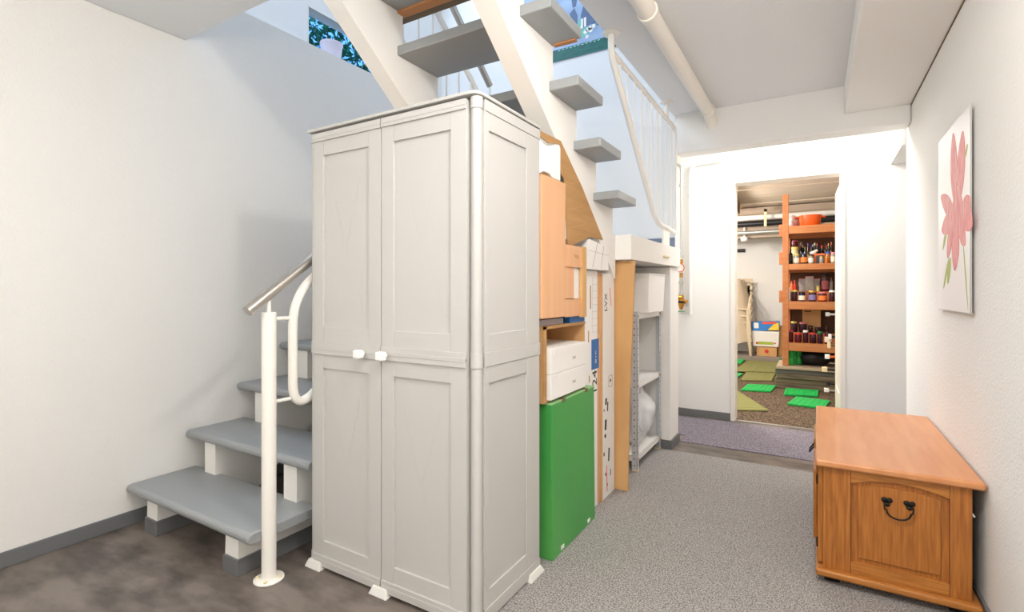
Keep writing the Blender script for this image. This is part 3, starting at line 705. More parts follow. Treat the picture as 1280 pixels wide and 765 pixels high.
zia = on_y(1072, 609.5, by).z; zic = zc-0.022
pn = MB().prism([(il, zi), (ir, zi)]+[(ir+(il-ir)*k/16, arc(k/16, zia, zic)) for k in range(17)], 'y', by+0.005, by+0.0145).build('raised_panel', M['oak_v'], ch, bevel=0.0015)
MB().box(ls-0.0009, ls+0.0009, by-0.0003, by+0.001, zb0, zb1).build('seam', M['oak_dark'], ch)
MB().box(rs-0.0009, rs+0.0009, by-0.0003, by+0.001, zb0, zb1).build('seam', M['oak_dark'], ch)
# bail handle
hl = on_y(1108.8, 628, by); hr_ = on_y(1137, 631.5, by); hz = (hl.z+hr_.z)/2
for x in (hl.x, hr_.x):
    mb = MB()
    for dx, dz in ((-0.008, 0.006), (0.008, 0.006), (0, -0.008)):
        mb.lathe([(0.0095, 0), (0.009, 0.003), (0.004, 0.005)], (0, 0, 0), 14, Matrix.Translation((x+dx, by+0.003, hz+dz)) @ Matrix.Rotation(PI/2, 4, 'X'))
    mb.tube([(x, by+0.003, hz), (x, by-0.012, hz-0.004)], 0.004, 10)
    mb.build('handle_rosette', M['iron'], ch, smooth=True)
xm_ = (hl.x+hr_.x)/2; hw = (hr_.x-hl.x)/2
bail = [(xm_-hw+0.006, by-0.010, hz-0.004), (xm_-hw-0.010, by-0.012, hz-0.004), (xm_-hw-0.008, by-0.014, hz-0.022)]
bail += [(xm_+(hw+0.002)*math.cos(PI+PI*k/12), by-0.015, hz-0.026-0.026*math.sin(PI*k/12)) for k in range(13)]
bail += [(xm_+hw+0.008, by-0.014, hz-0.022), (xm_+hw+0.010, by-0.012, hz-0.004), (xm_+hw-0.006, by-0.010, hz-0.004)]
MB().tube(bail, 0.0032, 10).build('bail_handle', M['iron'], ch, smooth=True)
# front doors (face the corridor side, -x)
for (ya, yb, hy) in ((2.30, 2.765, 2.315), (2.785, 3.25, 3.235)):
    d = MB().box(0.004, 0.022, ya, yb, zb0+0.006, zb1-0.006).build('door', M['oak_v'], ch, bevel=0.003)
    MB().box(-0.012, 0.006, ya+0.07, yb-0.07, zb0+0.06, zb1-0.05).build('door_panel', M['oak_v'], d, bevel=0.008)
    for z in (zb0+0.075, zb1-0.07):
        MB().box(-0.002, 0.006, hy-0.012, hy+0.012, z-0.014, z+0.014).tube([(0.002, hy, z-0.018), (0.002, hy, z+0.018)], 0.004, 8).build('hinge', M['iron'], d)
    if ya < 2.5: continue
    hy2 = (ya+yb)/2
    MB().lathe([(0.012, 0), (0.008, 0.006)], (0, 0, 0), 12, Matrix.Translation((-0.012, hy2, 0.33)) @ Matrix.Rotation(-PI/2, 4, 'Y')).tube([(-0.014, hy2-0.03, 0.325), (-0.03, hy2-0.028, 0.30), (-0.033, hy2, 0.288), (-0.03, hy2+0.028, 0.30), (-0.014, hy2+0.03, 0.325)], 0.0035, 8).build('door_handle', M['iron'], d, smooth=True)
MB().box(bx1, bx1+0.004, by+0.015, 3.26, zb0, zb1).build('back_panel', M['back_board'], ch)
MB().tube([(0.452, by+0.006, 0.36), (0.458, by+0.002, 0.35)], 0.004, 8).build('hook', M['grey_metal'], ch)

# ============================================================ FLOWER PICTURE on the right wall
PX = XR-0.001
pY0, pY1, pZ0, pZ1 = 2.427, 2.985, 1.034, 1.79
fp = thing('wall_picture', (PX, 2.7, 1.03), 'tall glossy print of a red flower on white hanging on the right wall', 'picture')
MB().box(PX-0.014, PX-0.008, pY0, pY1, pZ0, pZ1).build('panel', M['pic_glass'], fp)
MB().box(PX-0.0145, PX-0.009, pY0-0.003, pY0, pZ0-0.002, pZ1+0.002).box(PX-0.0145, PX-0.0025, pY0, pY1, pZ0-0.003, pZ0).build('frame_edge', M['grey_metal'], fp)
XF = PX-0.0155
def petal(cy, cz, L_, W_, ang, m_, nm, j=0):
    # ang measured in the picture plane, petal grows from (cy,cz)
    pts = []
    n = 10
    for k in range(n+1):
        t = k/n; wdt = W_*math.sin(PI*min(1, t*0.92+0.06))**0.7/2
        pts.append((t*L_, wdt))
    for k in range(n, -1, -1):
        t = k/n; wdt = W_*math.sin(PI*min(1, t*0.92+0.06))**0.7/2
        pts.append((t*L_, -wdt))
    out = [(cy+u*math.sin(ang)+v*math.cos(ang), cz+u*math.cos(ang)-v*math.sin(ang)) for u, v in pts]
    MB().prism(out, 'x', XF+0.0009-0.00009*j, XF+0.0014).build(nm, m_, fp)
def stroke(p, q, w_, m_, nm, j):
    u, v = on_x(*p, XF), on_x(*q, XF); dvec = v-u
    petal(u.y, u.z, dvec.length, w_, math.atan2(dvec.y, dvec.z), m_, nm, j)
for j, (p, q, w_) in enumerate((((1203, 296), (1209.5, 388), 0.016), ((1179, 360), (1186, 322), 0.03), ((1184, 354), (1188, 322), 0.05), ((1178, 312), (1184, 282), 0.03), ((1206, 196), (1209, 180), 0.02))):
    stroke(p, q, w_, M['stem'], 'leaf', j)
for j, (p, q, w_) in enumerate((((1196, 300), (1196, 236), 0.20), ((1193, 250), (1191, 167), 0.115), ((1199, 248), (1203, 164), 0.12), ((1192, 268), (1176, 246), 0.08), ((1192, 270), (1177, 288), 0.09),
        ((1190, 278), (1184, 322), 0.08), ((1195, 282), (1193, 338), 0.12), ((1200, 280), (1206, 306), 0.08), ((1203, 262), (1215, 282), 0.10), ((1202, 268), (1213, 250), 0.09))):
    stroke(p, q, w_, M['petal'], 'petal', 6+j)

# ============================================================ UPSTAIRS DETAILS
po_ = thing('plant_pot', (-2.95, 2.42, UF), 'pale lilac pot standing on the high ledge below the window', 'pot')
MB().lathe([(0.055, 0), (0.06, 0.01), (0.074, 0.135), (0.078, 0.137), (0.078, 0.15), (0.07, 0.15), (0.066, 0.12)], (-2.95, 2.43, UF+0.001), 28).build('pot_body', M['pot'], po_, smooth=True)
# poster on the stairwell wall
ps = thing('poster', (-1.7, 3.855, 3.035), 'blue-grey printed poster with teal bottom band high on the stairwell wall', 'poster')
YP = 3.855
def prect(name, m_, pts, j=1):
    MB().prism(pts, 'y', YP-0.0025-0.0004*j, YP-0.002).build(name, m_, ps)
MB().box(-2.35, -1.15, YP-0.002, YP+0.004, 3.036, 4.1).build('poster_sheet', mat('pale_blue_print', hexc(122, 150, 188), 0.5, var=(3.0, hexc(170, 190, 216), ISO, 0.35, 0.65)), ps)
MB().box(-2.35, -1.15, YP-0.003, YP-0.0005, 3.036, 3.132).build('teal_band', mat('teal_print', hexc(12, 104, 94), 0.5, var=(12, hexc(8, 78, 74), (1, 1, 5), 0.3, 0.6)), ps)
pp2 = lambda px, py: (lambda v: (v.x, v.z))(on_y(px, py, YP))
prect('dark_shape', flat('slate_print', 84, 104, 138), [pp2(729, 8), pp2(749, 32), pp2(739, 30), pp2(727, 36), pp2(726, 20)])
prect('dark_shape', flat('slate_print', 84, 104, 138), [pp2(712, 18), pp2(718, 10), pp2(722, 20), pp2(722, 30), pp2(720, 34)], 2)
prect('dark_shape', flat('slate_print', 84, 104, 138), [pp2(714, -4), pp2(722, -4), pp2(720, 8), pp2(716, 10)], 2)
prect('green_patch', flat('mint_print', 112, 186, 170), [pp2(722, 26), pp2(726, 24), pp2(727, 36), pp2(746, 29), pp2(744, 34), pp2(734, 44), pp2(726, 48)], 3)
prect('white_letter', M['card_white'], [pp2(726.5, 24), pp2(729, 23), pp2(729, 35), pp2(724.5, 37), pp2(725, 35), pp2(726.5, 33)], 5)
prect('white_letter', M['card_white'], [pp2(730, 22.5), pp2(733, 21.5), pp2(733, 33), pp2(730.3, 34)], 5)
mb = MB()
for (px, py, r) in ((732, 40, 0.018), (735, 37, 0.018), (738, 35, 0.018), (742, 33, 0.018), (738.5, 38, 0.018), (734, 46, 0.015)):
    c = on_y(px, py, YP)
    mb.tube([(c.x, YP-0.0045, c.z), (c.x, YP-0.003, c.z)], r, 12)
mb.build('white_dots', M['card_white'], ps)
mb = MB()
for k in range(11):
    x = -1.86+k*0.035
    mb.box(x, x+0.02, YP-0.0045, YP-0.003, 3.118+0.002*(k % 3), 3.124+0.002*(k % 3))
mb.build('small_print', flat('pale_teal', 170, 216, 210), ps)

# shrub outside the window
def shrub(cx_, cy_, cz_, n, seed, label):
    sb = thing('shrub', (cx_, cy_, 2.0), label, 'plant')
    rnd = random.Random(seed)
    mb = MB()
    for i in range(n):
        p = Vector((cx_+rnd.gauss(0, 0.28), cy_+rnd.gauss(0, 0.8), cz_+rnd.gauss(0, 0.5)))
        d = Vector((rnd.uniform(-1, 1), rnd.uniform(-1, 1), rnd.uniform(-1, 1))).normalized()
        e = d.cross(Vector((rnd.uniform(-1, 1), rnd.uniform(-1, 1), rnd.uniform(-1, 1)))).normalized()
        L_ = rnd.uniform(0.03, 0.06)
        vs = [mb.bm.verts.new(p-d*L_), mb.bm.verts.new(p+e*L_*0.4+d.cross(e)*0.006), mb.bm.verts.new(p+d*L_), mb.bm.verts.new(p-e*L_*0.4+d.cross(e)*0.006)]
        mb.bm.faces.new(vs)
    mb.build('foliage', M['leaf'], sb)
    mb = MB()
    for i in range(9):
        a = Vector((cx_, cy_, 1.9)); b = Vector((cx_+rnd.uniform(-0.4, 0.4), cy_+rnd.uniform(-0.7, 0.7), cz_+rnd.uniform(0.1, 0.8)))
        mb.tube([a, (a+b)/2+Vector((rnd.uniform(-.1, .1), rnd.uniform(-.1, .1), 0)), b], [0.02, 0.014, 0.006], 6)
    mb.build('branch', M['bark'], sb)
shrub(-4.3, 3.6, 3.3, 4600, 5, 'dense leafy shrub outside the small window above the left wall')
MB().box(-9, -3.4, -2, 9, 1.85, 1.999).build('ground', mat('garden_soil', hexc(90, 110, 70), 0.95, var=(6, hexc(60, 70, 46), ISO, 0.3, 0.7)), label='garden ground outside the window', cat='ground', kind='structure')

# ============================================================ PANTRY
sh = thing('pantry_shelf', (0.2, 6.85, 0.25), 'tall orange pine shelf rack filled with jars inside the pantry doorway', 'shelf')
RX0, RX1, RY0, RY1 = -0.338, 0.78, 6.60, 7.10
for (x, y, nm) in ((RX0, RY0, ''), (RX1-0.062, RY0, ''), (RX0, RY1-0.05, ''), (RX1-0.062, RY1-0.05, '')):
    MB().box(x, x+0.062, y, y+0.05, 0.251, 2.21 if y < 7 else 2.0).build('post', M['pine'], sh, bevel=0.003)
levels = [(1.845, 0.088), (1.412, 0.066), (0.985, 0.088), (0.512, 0.09)]
for zt, hh in levels:
    f = MB().box(RX0+0.062, RX1-0.062, RY0+0.004, RY0+0.034, zt-hh, zt).build('front_rail', M['pine_x'], sh, bevel=0.002)
    MB().box(RX0+0.03, RX1-0.03, RY0+0.034, RY1-0.01, zt-0.02, zt-0.001).build('shelf_board', M['pine_x'], sh)
    MB().box(RX0+0.062, RX1-0.062, RY1-0.045, RY1-0.015, zt-hh-0.02, zt-0.021).build('rear_rail', M['pine_x'], sh)
    MB().box(RX0+0.002, RX0+0.030, RY0+0.05, RY1-0.05, zt-hh, zt-0.021).build('side_rail', M['pine_x'], sh)
for zt in (1.79, 1.47, 1.03):
    MB().box(RX0-0.035, RX0-0.001, RY0+0.01, RY0+0.05, zt-0.06, zt+0.08).build('side_block', M['pine'], sh, bevel=0.002)
MB().box(RX0+0.08, RX1-0.08, RY0+0.26, RY1-0.05, 1.085, 1.098).box(RX0+0.08, RX1-0.08, RY0+0.26, RY0+0.275, 0.985, 1.085).build('riser_board', M['pine_x'], sh)
MB().box(RX0+0.08, RX1-0.08, RY0+0.26, RY1-0.05, 0.60, 0.613).box(RX0+0.08, RX1-0.08, RY0+0.26, RY0+0.275, 0.512, 0.60).build('riser_board', M['pine_x'], sh)

MB().box(RX0+0.03, RX1-0.03, RY1-0.012, RY1-0.004, 0.26, 1.83).build('back_panel', flat('dark_brown_board', 92, 62, 42, 0.8), sh)

# timber stack the rack stands on
for k, (z0, z1, dx, m_) in enumerate(((0.0, 0.058, 0.0, 'grey_timber'), (0.059, 0.112, -0.01, 'grey_timber'), (0.113, 0.165, 0.008, 'grey_timber'), (0.166, 0.215, -0.008, 'grey_timber'), (0.216, 0.250, 0.0, 'pine'))):
    nm = ['lowest', 'second from bottom', 'third from bottom', 'fourth from bottom', 'top paler'][k]
    MB().box(-0.40+dx, 0.82, 6.545+(0.0, 0.018, 0.004, 0.02, 0.0)[k], 7.13, z0, z1-0.004).build('timber_board', (M['grey_timber'], flat('olive_grey_timber', 112, 100, 80, 0.9), M['grey_timber'], flat('blue_grey_timber', 104, 100, 94, 0.9), flat('pale_plank', 176, 156, 134))[k], bevel=0.003, label='weathered timber board under the pantry rack, %s in the stack' % nm, cat='board', group='timber boards under the pantry rack')

def cyl_item(kind, px0, px1, pt, zb, Y, body, lidm, labm, label, grp, neck=False, lidh=0.16):
    c0 = on_y(px0, 350, Y); c1 = on_y(px1, 350, Y)
    x = (c0.x+c1.x)/2; r = max(0.012, (c1.x-c0.x)/2*0.94)
    zt = on_y((px0+px1)/2, pt, Y).z; h = max(0.04, zt-zb)
    t = thing(kind, (x, Y, zb+0.001), label, kind.split('_')[-1], grp)
    z = zb+0.001
    if neck:
        r *= 1.2
        MB().lathe([(r*0.95, 0), (r, 0.004), (r, h*0.56), (r*0.85, h*0.64), (r*0.4, h*0.74), (r*0.36, h*0.88)], (x, Y, z), 18).build('bottle_body', body, t, smooth=True)
        MB().lathe([(r*0.42, h*0.87), (r*0.42, h*0.99), (r*0.36, h)], (x, Y, z), 14).build('cap', lidm, t, smooth=True)
        if labm: MB().lathe([(r*1.02, h*0.15), (r*1.03, h*0.16), (r*1.03, h*0.46), (r*1.02, h*0.47)], (x, Y, z), 18).build('paper_label', labm, t, smooth=True)
    else:
        hb = h*(1-lidh)
        MB().lathe([(r*0.9, 0), (r, hb*0.06), (r, hb*0.82), (r*0.86, hb*0.97), (r*0.86, hb)], (x, Y, z), 20).build('jar_body', body, t, smooth=True)
        MB().lathe([(r*0.93, hb), (r*0.95, hb+0.002), (r*0.95, h*0.98), (r*0.9, h)], (x, Y, z), 20).build('lid', lidm, t, smooth=True)
        if labm: MB().lathe([(r*1.015, hb*0.16), (r*1.02, hb*0.17), (r*1.02, hb*0.72), (r*1.015, hb*0.73)], (x, Y, z), 20).build('paper_label', labm, t, smooth=True)
    return t
jam = flat('dark_red_jam', 84, 18, 28, 0.15); jam2 = flat('plum_jam', 56, 16, 30, 0.15); brn = flat('brown_glass', 70, 40, 22, 0.12)
blk = flat('black_glass', 20, 20, 22, 0.12); nav = flat('navy_glass', 28, 34, 78, 0.15); grn = flat('dark_green_glass', 26, 46, 30, 0.12)
clr = flat('grey_glass', 150, 146, 140, 0.12); amb = flat('amber_preserve', 196, 112, 44, 0.15); red = M['red']
gold = flat('gold_lid', 200, 160, 70, 0.35, 0.6); wht = M['whitep']; pnk = flat('pink_lid', 224, 130, 136); yel = flat('yellow_lid', 226, 206, 110)
blu = flat('blue_lid', 60, 90, 180); pur = flat('purple_cap', 96, 84, 190); grnl = flat('green_lid', 40, 130, 70); ppr = flat('paper', 236, 226, 206); orl = flat('orange_label', 232, 128, 60); mag = flat('magenta_print', 176, 60, 92)
Ya, Yb = 6.70, 6.93
z2 = 1.412
G2 = 'jars and bottles on the second pantry shelf'
cyl_item('sauce_bottle', 985.6, 990.8, 310, z2, Ya, blk, blk, None, 'black sauce bottle at the left end of the second pantry shelf', G2, True)
cyl_item('preserve_jar', 991.2, 999.8, 317.5, z2, Ya, clr, yel, ppr, 'clear jar with pale label right of the black sauce bottle', G2)
cyl_item('preserve_jar', 1000.3, 1009.5, 316.5, z2, Ya, blk, nav, orl, 'dark jar with orange patterned label on the second pantry shelf', G2)
cyl_item('spice_jar', 1010.3, 1017.3, 318, z2, Ya, clr, brn, wht, 'small clear spice jar with white label left of the orange carton', G2)
cyl_item('preserve_jar', 1024.0, 1030.0, 320.5, z2, Ya-0.03, clr, gold, None, 'small gold-lidded jar in front of the orange carton', G2)
cyl_item('preserve_jar', 1030.8, 1035.6, 320.8, z2, Ya-0.03, amb, gold, None, 'small gold-lidded amber jar right of the orange carton', G2)
cyl_item('preserve_jar', 1031.0, 1038.5, 315, z2, Ya+0.09, amb, blu, None, 'amber jar with blue lid behind the small gold-lidded jars', G2)
cyl_item('preserve_jar', 1038.2, 1045, 315.5, z2, Ya, clr, pnk, ppr, 'clear jar with pink lid at the right of the second pantry shelf', G2)
oc0, oc1 = on_y(1018, 317, 6.78), on_y(1031, 317, 6.78)
oc = thing('orange_carton', ((oc0.x+oc1.x)/2, 6.8, z2), 'small orange and black carton among the jars on the second pantry shelf', 'carton')
MB().box(oc0.x, oc1.x, 6.775, 6.85, z2+0.001, oc0.z).build('carton', flat('orange_carton', 226, 110, 50), oc, bevel=0.002)
MB().box(oc0.x+0.018, oc1.x-0.004, 6.7735, 6.7755, z2+0.006, oc0.z-0.022).build('dark_window', blk, oc)
cyl_item('preserve_jar', 988.8, 998.5, 309.0, z2, Yb, flat('cream_tin', 224, 208, 160), yel, None, 'cream tin behind the front jars on the second pantry shelf', G2)
t_ = on_y(993, 301, Yb+0.03)
cyl_item('preserve_jar', 989.5, 997.8, 301.0, on_y(993, 309.5, Yb).z+0.002, Yb, jam, mag, None, 'dark red jar standing on the cream tin', G2)
for i, (a_, b_, t_, bod, cap, lab_, txt) in enumerate((
    (998.8, 1004, 303, blk, clr, None, 'black bottle with clear stopper behind the second shelf jars'),
    (1004.6, 1008.4, 309, clr, clr, None, 'clear glass bottle left of the purple-capped bottle'),
    (1008.3, 1012.2, 304, brn, pur, yel, 'brown bottle with purple cap on the second pantry shelf'),
    (1012.6, 1015.8, 307, clr, blu, None, 'slim bottle with blue cap right of the purple-capped bottle'),
    (1016.8, 1020, 303.5, grn, wht, None, 'dark green bottle with white cap at the back of the second shelf'),
    (1019.9, 1022.8, 304.5, blk, pnk, grnl, 'black bottle with pink cap and green label on the second shelf'),
    (1025.3, 1029.5, 306.8, blk, red, None, 'black bottle with red cap on the second pantry shelf'),
    (1029.8, 1033.6, 303, brn, brn, yel, 'brown bottle with yellow label right of the red-capped bottle'),
    (1034.2, 1037.0, 304, grn, gold, None, 'dark green bottle with gold cap near the right end of the second shelf'),
    (1037.2, 1041, 302.5, brn, pnk, None, 'brown bottle with pink cap near the right end of the second shelf'))):
    cyl_item('glass_bottle', a_, b_, t_, z2, Yb+0.02*(i % 2), bod, cap, lab_, txt, G2, True)
for (p0_, p1_, t_, bod, cap, txt) in ((1001.8, 1006, 306.5, grn, gold, 'green bottle with gold cap in the rearmost row behind the clear stopper bottle'), (1014.2, 1018, 305.5, blk, wht, 'black bottle with white cap in the rearmost row left of the pink-capped one'),
        (1022.6, 1026.2, 305, grn, jam, 'green bottle with dark red cap in the rearmost row beside the red-capped one'), (1032.4, 1035.2, 306, blk, red, 'black bottle with red cap in the rearmost row near the right end')):
    cyl_item('glass_bottle', p0_, p1_, t_, z2, Yb+0.085, bod, cap, None, txt, G2, True)
a_, b_ = on_y(1013.5, 318, 6.82), on_y(1022, 312.5, 6.82)
MB().tube([a_, a_.lerp(b_, 0.75), b_], [0.028, 0.018, 0.012], 12).build('squeeze_tube', M['whitep'], smooth=True, label='white squeeze tube lying across the second shelf jars', cat='tube')

z3 = 0.985; G3 = 'jars and bags on the third pantry shelf'
cyl_item('salt_tub', 985.2, 988.6, 359, z3, Ya, wht, wht, None, 'white tub at the left end of the third pantry shelf', G3)
cyl_item('preserve_jar', 988.8, 997.2, 362.5, z3, Ya, jam2, yel, None, 'dark jar with yellow lid at left of the third pantry shelf', G3)
cyl_item('preserve_jar', 997.8, 1007, 365, z3, Ya, nav, blk, ppr, 'navy jar with white label on the third pantry shelf', G3)
cyl_item('preserve_jar', 1010.2, 1021.3, 363.5, z3, Ya, jam2, gold, flat('lilac_label', 128, 120, 168), 'dark jar with lilac label in the middle of the third pantry shelf', G3)
cyl_item('preserve_jar', 1022.4, 1034, 365, z3, Ya, jam, pnk, orl, 'wide jar with pink lid and orange label on the third pantry shelf', G3)
cyl_item('preserve_jar', 1036, 1045, 363, z3, Ya, jam2, wht, None, 'dark jar with white lid at right of the third pantry shelf', G3)
zr3 = 1.098
cyl_item('ketchup_bottle', 988, 991.2, 351, zr3, 6.92, orl, red, None, 'small orange bottle with red cap on the third shelf riser', G3, True)
cyl_item('ketchup_bottle', 991.8, 995.4, 350.5, zr3, 6.92, red, red, None, 'small red bottle on the third shelf riser', G3, True)
cyl_item('preserve_jar', 1020.5, 1025, 357.3, zr3, 6.9, yel, yel, None, 'tiny yellow jar right of the clear bags on the third shelf', G3)
cyl_item('preserve_jar', 1026.4, 1036, 342.5, zr3, 6.92, jam, blk, flat('rose_label', 170, 90, 96), 'tall dark jar with rose label at right of the third shelf riser', G3)
cyl_item('glass_bottle', 1036.5, 1041, 345, zr3, 6.94, clr, brn, None, 'clear bottle with brown cap at right of the third shelf riser', G3, True)
film = mat('clear_zip_bag', hexc(190, 186, 182), 0.3, alpha=0.75, bump=(30, 1.0, ISO))
for (a_, b_, t_, txt) in ((998.5, 1009, 348.5, 'left clear zip bag of grey packets on the third pantry shelf'), (1006.5, 1017, 345.5, 'middle clear zip bag standing on the third pantry shelf'), (1015.5, 1025, 348.5, 'right clear zip bag behind the tiny yellow jar')):
    Yy = {998.5: 6.95, 1006.5: 6.91, 1015.5: 6.96}[a_]
    c0, c1 = on_y(a_, t_, Yy), on_y(b_, t_, Yy)
    g = thing('zip_bag', ((c0.x+c1.x)/2, Yy, zr3), txt, 'bag', G3)
    mb = MB(); n = 6
    fr_, bk_ = [], []
    for i in range(n+1):
        for j in range(n+1):
            u, v = i/n, j/n
            bulge = 0.02*math.sin(PI*u)*math.sin(PI*min(1, v*1.1+0.05))*(1-0.6*v)+0.002*random.random()
            xx = c0.x+(c1.x-c0.x)*u*(1)+0.004*math.sin(7*v); zz_ = zr3+0.002+(c0.z-zr3)*v
            fr_.append(mb.bm.verts.new((xx, Yy-bulge, zz_))); bk_.append(mb.bm.verts.new((xx, Yy+0.002+bulge*0.4, zz_)))
    for i in range(n):
        for j in range(n):
            q = [i*(n+1)+j, (i+1)*(n+1)+j, (i+1)*(n+1)+j+1, i*(n+1)+j+1]
            mb.bm.faces.new([fr_[k] for k in q]); mb.bm.faces.new([bk_[k] for k in q[::-1]])
    mb.build('bag_film', film, g, smooth=True)
    MB().box(c0.x, c1.x, Yy-0.004, Yy+0.003, c0.z-0.012, c0.z-0.004).build('zip_strip', pnk, g)

z4 = 0.512; G4 = 'jam jars on the lowest pantry shelf'
for (a_, b_, t_, bod, lid_, lab_, txt) in (
    (985.3, 992.0, 412.8, jam, mag, None, 'dark jam jar with magenta lid at the left of the lowest pantry shelf'),
    (992.8, 1002.4, 416.3, jam, red, None, 'squat jam jar with red lid, left one of two on the lowest shelf'),
    (1003.3, 1010.8, 413, jam2, wht, None, 'dark jam jar with white lid on the lowest pantry shelf'),
    (1011.2, 1021.0, 416.0, jam2, red, None, 'squat jam jar with red lid right of the white-lidded jar'),
    (1021.2, 1029, 414.5, jam2, grnl, None, 'dark jam jar with green lid on the lowest pantry shelf'),
    (1030.2, 1040, 415, jam, jam2, ppr, 'jam jar with paper label at right of the lowest pantry shelf')):
    cyl_item('jam_jar', a_, b_, t_, z4, Ya, bod, lid_, lab_, txt, G4)
zr4 = 0.613
for (a_, b_, t_, lid_, txt) in ((988.2, 996.8, 402, yel, 'dark jam jar with yellow lid on the riser behind the front jam jars'), (998.8, 1008.8, 403, pnk, 'dark jam jar with pink lid on the riser behind the front jam jars'),
                               (1010, 1016, 407, blk, 'black-lidded jam jar in the shade right of the pink-lidded jar'), (1018.6, 1026, 409, nav, 'navy-lidded jam jar on the riser above the green-lidded jar'), (1030.5, 1036, 408, jam2, 'plum-lidded jam jar on the riser near the right end')):
    cyl_item('jam_jar', a_, b_, t_, zr4, 6.93, jam2, lid_, None, txt, G4)
b0, b1 = on_y(1003, 387, 7.0), on_y(1026, 398, 7.0)
mb = MB().box(b0.x, b1.x, 6.99, 7.04, 0.70, 0.87)
bxx = thing('cardboard_box', ((b0.x+b1.x)/2, 7.0, 0.614), 'brown cardboard box at the back of the lowest pantry shelf', 'box')
MB().box(b0.x, b1.x, 6.985, 7.04, 0.614, b0.z).build('carton', M['card'], bxx, bevel=0.002)
MB().box(b0.x+0.02, b0.x+0.09, 6.983, 6.985, b0.z-0.025, b0.z-0.015).build('print_line', M['ink'], bxx)
# top shelf: orange pan, bag
z1_ = 1.845
pn_ = thing('casserole_dish', (0, 6.68, z1_), 'bright orange oval casserole dish with two lugs on the top pantry shelf', 'dish')
c0, c1 = on_y(998, 269.5, 6.70), on_y(1027, 269.5, 6.70); xc = (c0.x+c1.x)/2; rr = (c1.x-c0.x)/2
mp_ = Matrix.Translation((xc, 6.75, z1_+0.001)) @ Matrix.Diagonal((1, 0.7, 1, 1))
hh = c0.z-z1_
MB().lathe([(rr*0.86, 0), (rr*0.9, 0.006), (rr, hh*0.9), (rr*1.02, hh), (rr*0.96, hh), (rr*0.9, hh*0.5), (rr*0.85, 0.012)], (0, 0, 0), 36, mp_).build('dish_body', M['orange_enamel'], pn_, smooth=True)
for s_ in (-1, 1):
    MB().tube([(xc+s_*rr*0.95, 6.72, z1_+hh*0.86), (xc+s_*rr*1.28, 6.735, z1_+hh*0.80), (xc+s_*rr*1.28, 6.765, z1_+hh*0.80), (xc+s_*rr*0.95, 6.78, z1_+hh*0.86)], 0.009, 8).build('lug', M['orange_enamel'], pn_, smooth=True)
cb0 = on_y(990.5, 262, 6.8)
pb = MB(); pb.blob((cb0.x, 6.82, z1_+0.055), 0.06, 3, (1.1, 0.9, 1.5), 0.12, 9)
for v in pb.bm.verts: v.co.z = max(v.co.z, z1_+0.002)
pb.build('plastic_bag', mat('pink_white_film', hexc(226, 170, 168), 0.3, var=(14, hexc(226, 222, 224), ISO, 0.4, 0.55)), smooth=True, label='pink and white plastic bag left of the orange casserole dish', cat='bag')
cb0 = on_y(1036, 277, 6.75)
MB().box(cb0.x-0.05, cb0.x+0.06, 6.72, 6.9, z1_+0.001, z1_+0.03).build('folded_cloth', flat('taupe_cloth', 176, 150, 126, 0.9), bevel=0.01, label='folded taupe cloth right of the orange casserole dish', cat='cloth')

# under the rack: green bottles and black bag
bot_g = mat('green_pet_plastic', hexc(40, 190, 80), 0.12, trans=0.35)
def pet(x, y, z, txt):
    t = thing('drink_bottle', (x, y, z), txt, 'bottle', 'green drink bottles by the pantry rack')
    MB().lathe([(0.036, 0), (0.042, 0.01), (0.042, 0.07), (0.036, 0.085), (0.043, 0.10), (0.043, 0.155), (0.02, 0.21), (0.013, 0.222)], (x, y, z+0.001), 18).build('bottle_body', bot_g, t, smooth=True)
    MB().lathe([(0.015, 0.222), (0.015, 0.242)], (x, y, z+0.001), 14).build('cap', grnl, t, smooth=True)
xg = on_y(991, 450, 6.75).x
pet(xg-0.02, 6.72, 0.251, 'green drink bottle under the rack, nearest to the left post')
pet(xg+0.055, 6.80, 0.251, 'green drink bottle under the rack, beside the black bag')
xg = on_y(975.5, 450, 7.2).x
pet(xg, 7.2, 0.0, 'green drink bottle standing on the gravel left of the rack')
pet(xg-0.01, 7.31, 0.0, 'second green drink bottle on the gravel behind the one left of the rack')
bb = MB(); b0 = on_y(1014, 450, 6.85)
bb.blob((b0.x+0.01, 6.88, 0.335), 0.11, 3, (1.7, 1.3, 1.15), 0.03, 12)
for v in bb.bm.verts: v.co.z = min(max(v.co.z, 0.252), 0.42)
bb.build('plastic_bag', M['black_film'], smooth=True, label='black plastic sack under the lowest pantry shelf', cat='bag')

# tools hanging at the far edge of the open door
def hang(px, py, w_, h_, m_, m2, txt, k):
    p = on_y(px, py, 5.66)
    t = thing('hanging_tool', (p.x, 5.66, p.z), txt, 'tool', 'tools hanging beside the pantry door')
    MB().box(p.x-w_/2, 0.16, 5.65, 5.675, p.z-h_*0.25, p.z+h_*0.25).build('handle', m2, t, bevel=0.003)
    MB().box(p.x-w_/2, p.x-w_/2+w_*0.45, 5.64, 5.685, p.z-h_/2, p.z+h_/2).build('head', m_, t, bevel=0.004)
hang(1038, 393, 0.08, 0.035, M['grey_metal'], M['grey_metal'], 'grey metal hook highest beside the pantry door edge', 0)
hang(1040, 421, 0.06, 0.05, M['whitep'], M['blackp'], 'white and black tool hanging level with the lowest jam jars', 1)
hang(1039, 432, 0.06, 0.05, M['cream'], M['brown_wood'], 'wooden handled tool hanging under the white and black tool', 2)
hang(1038, 446, 0.09, 0.04, M['whitep'], M['orange_enamel'], 'white and orange tool hanging beside the black sack', 3)
hang(1035, 462, 0.10, 0.045, M['cream'], M['blackp'], 'cream T-shaped tool hanging level with the timber stack top', 4)
hang(1039, 480, 0.08, 0.03, M['blackp'], M['blackp'], 'black tool hanging above the lowest white clip', 5)
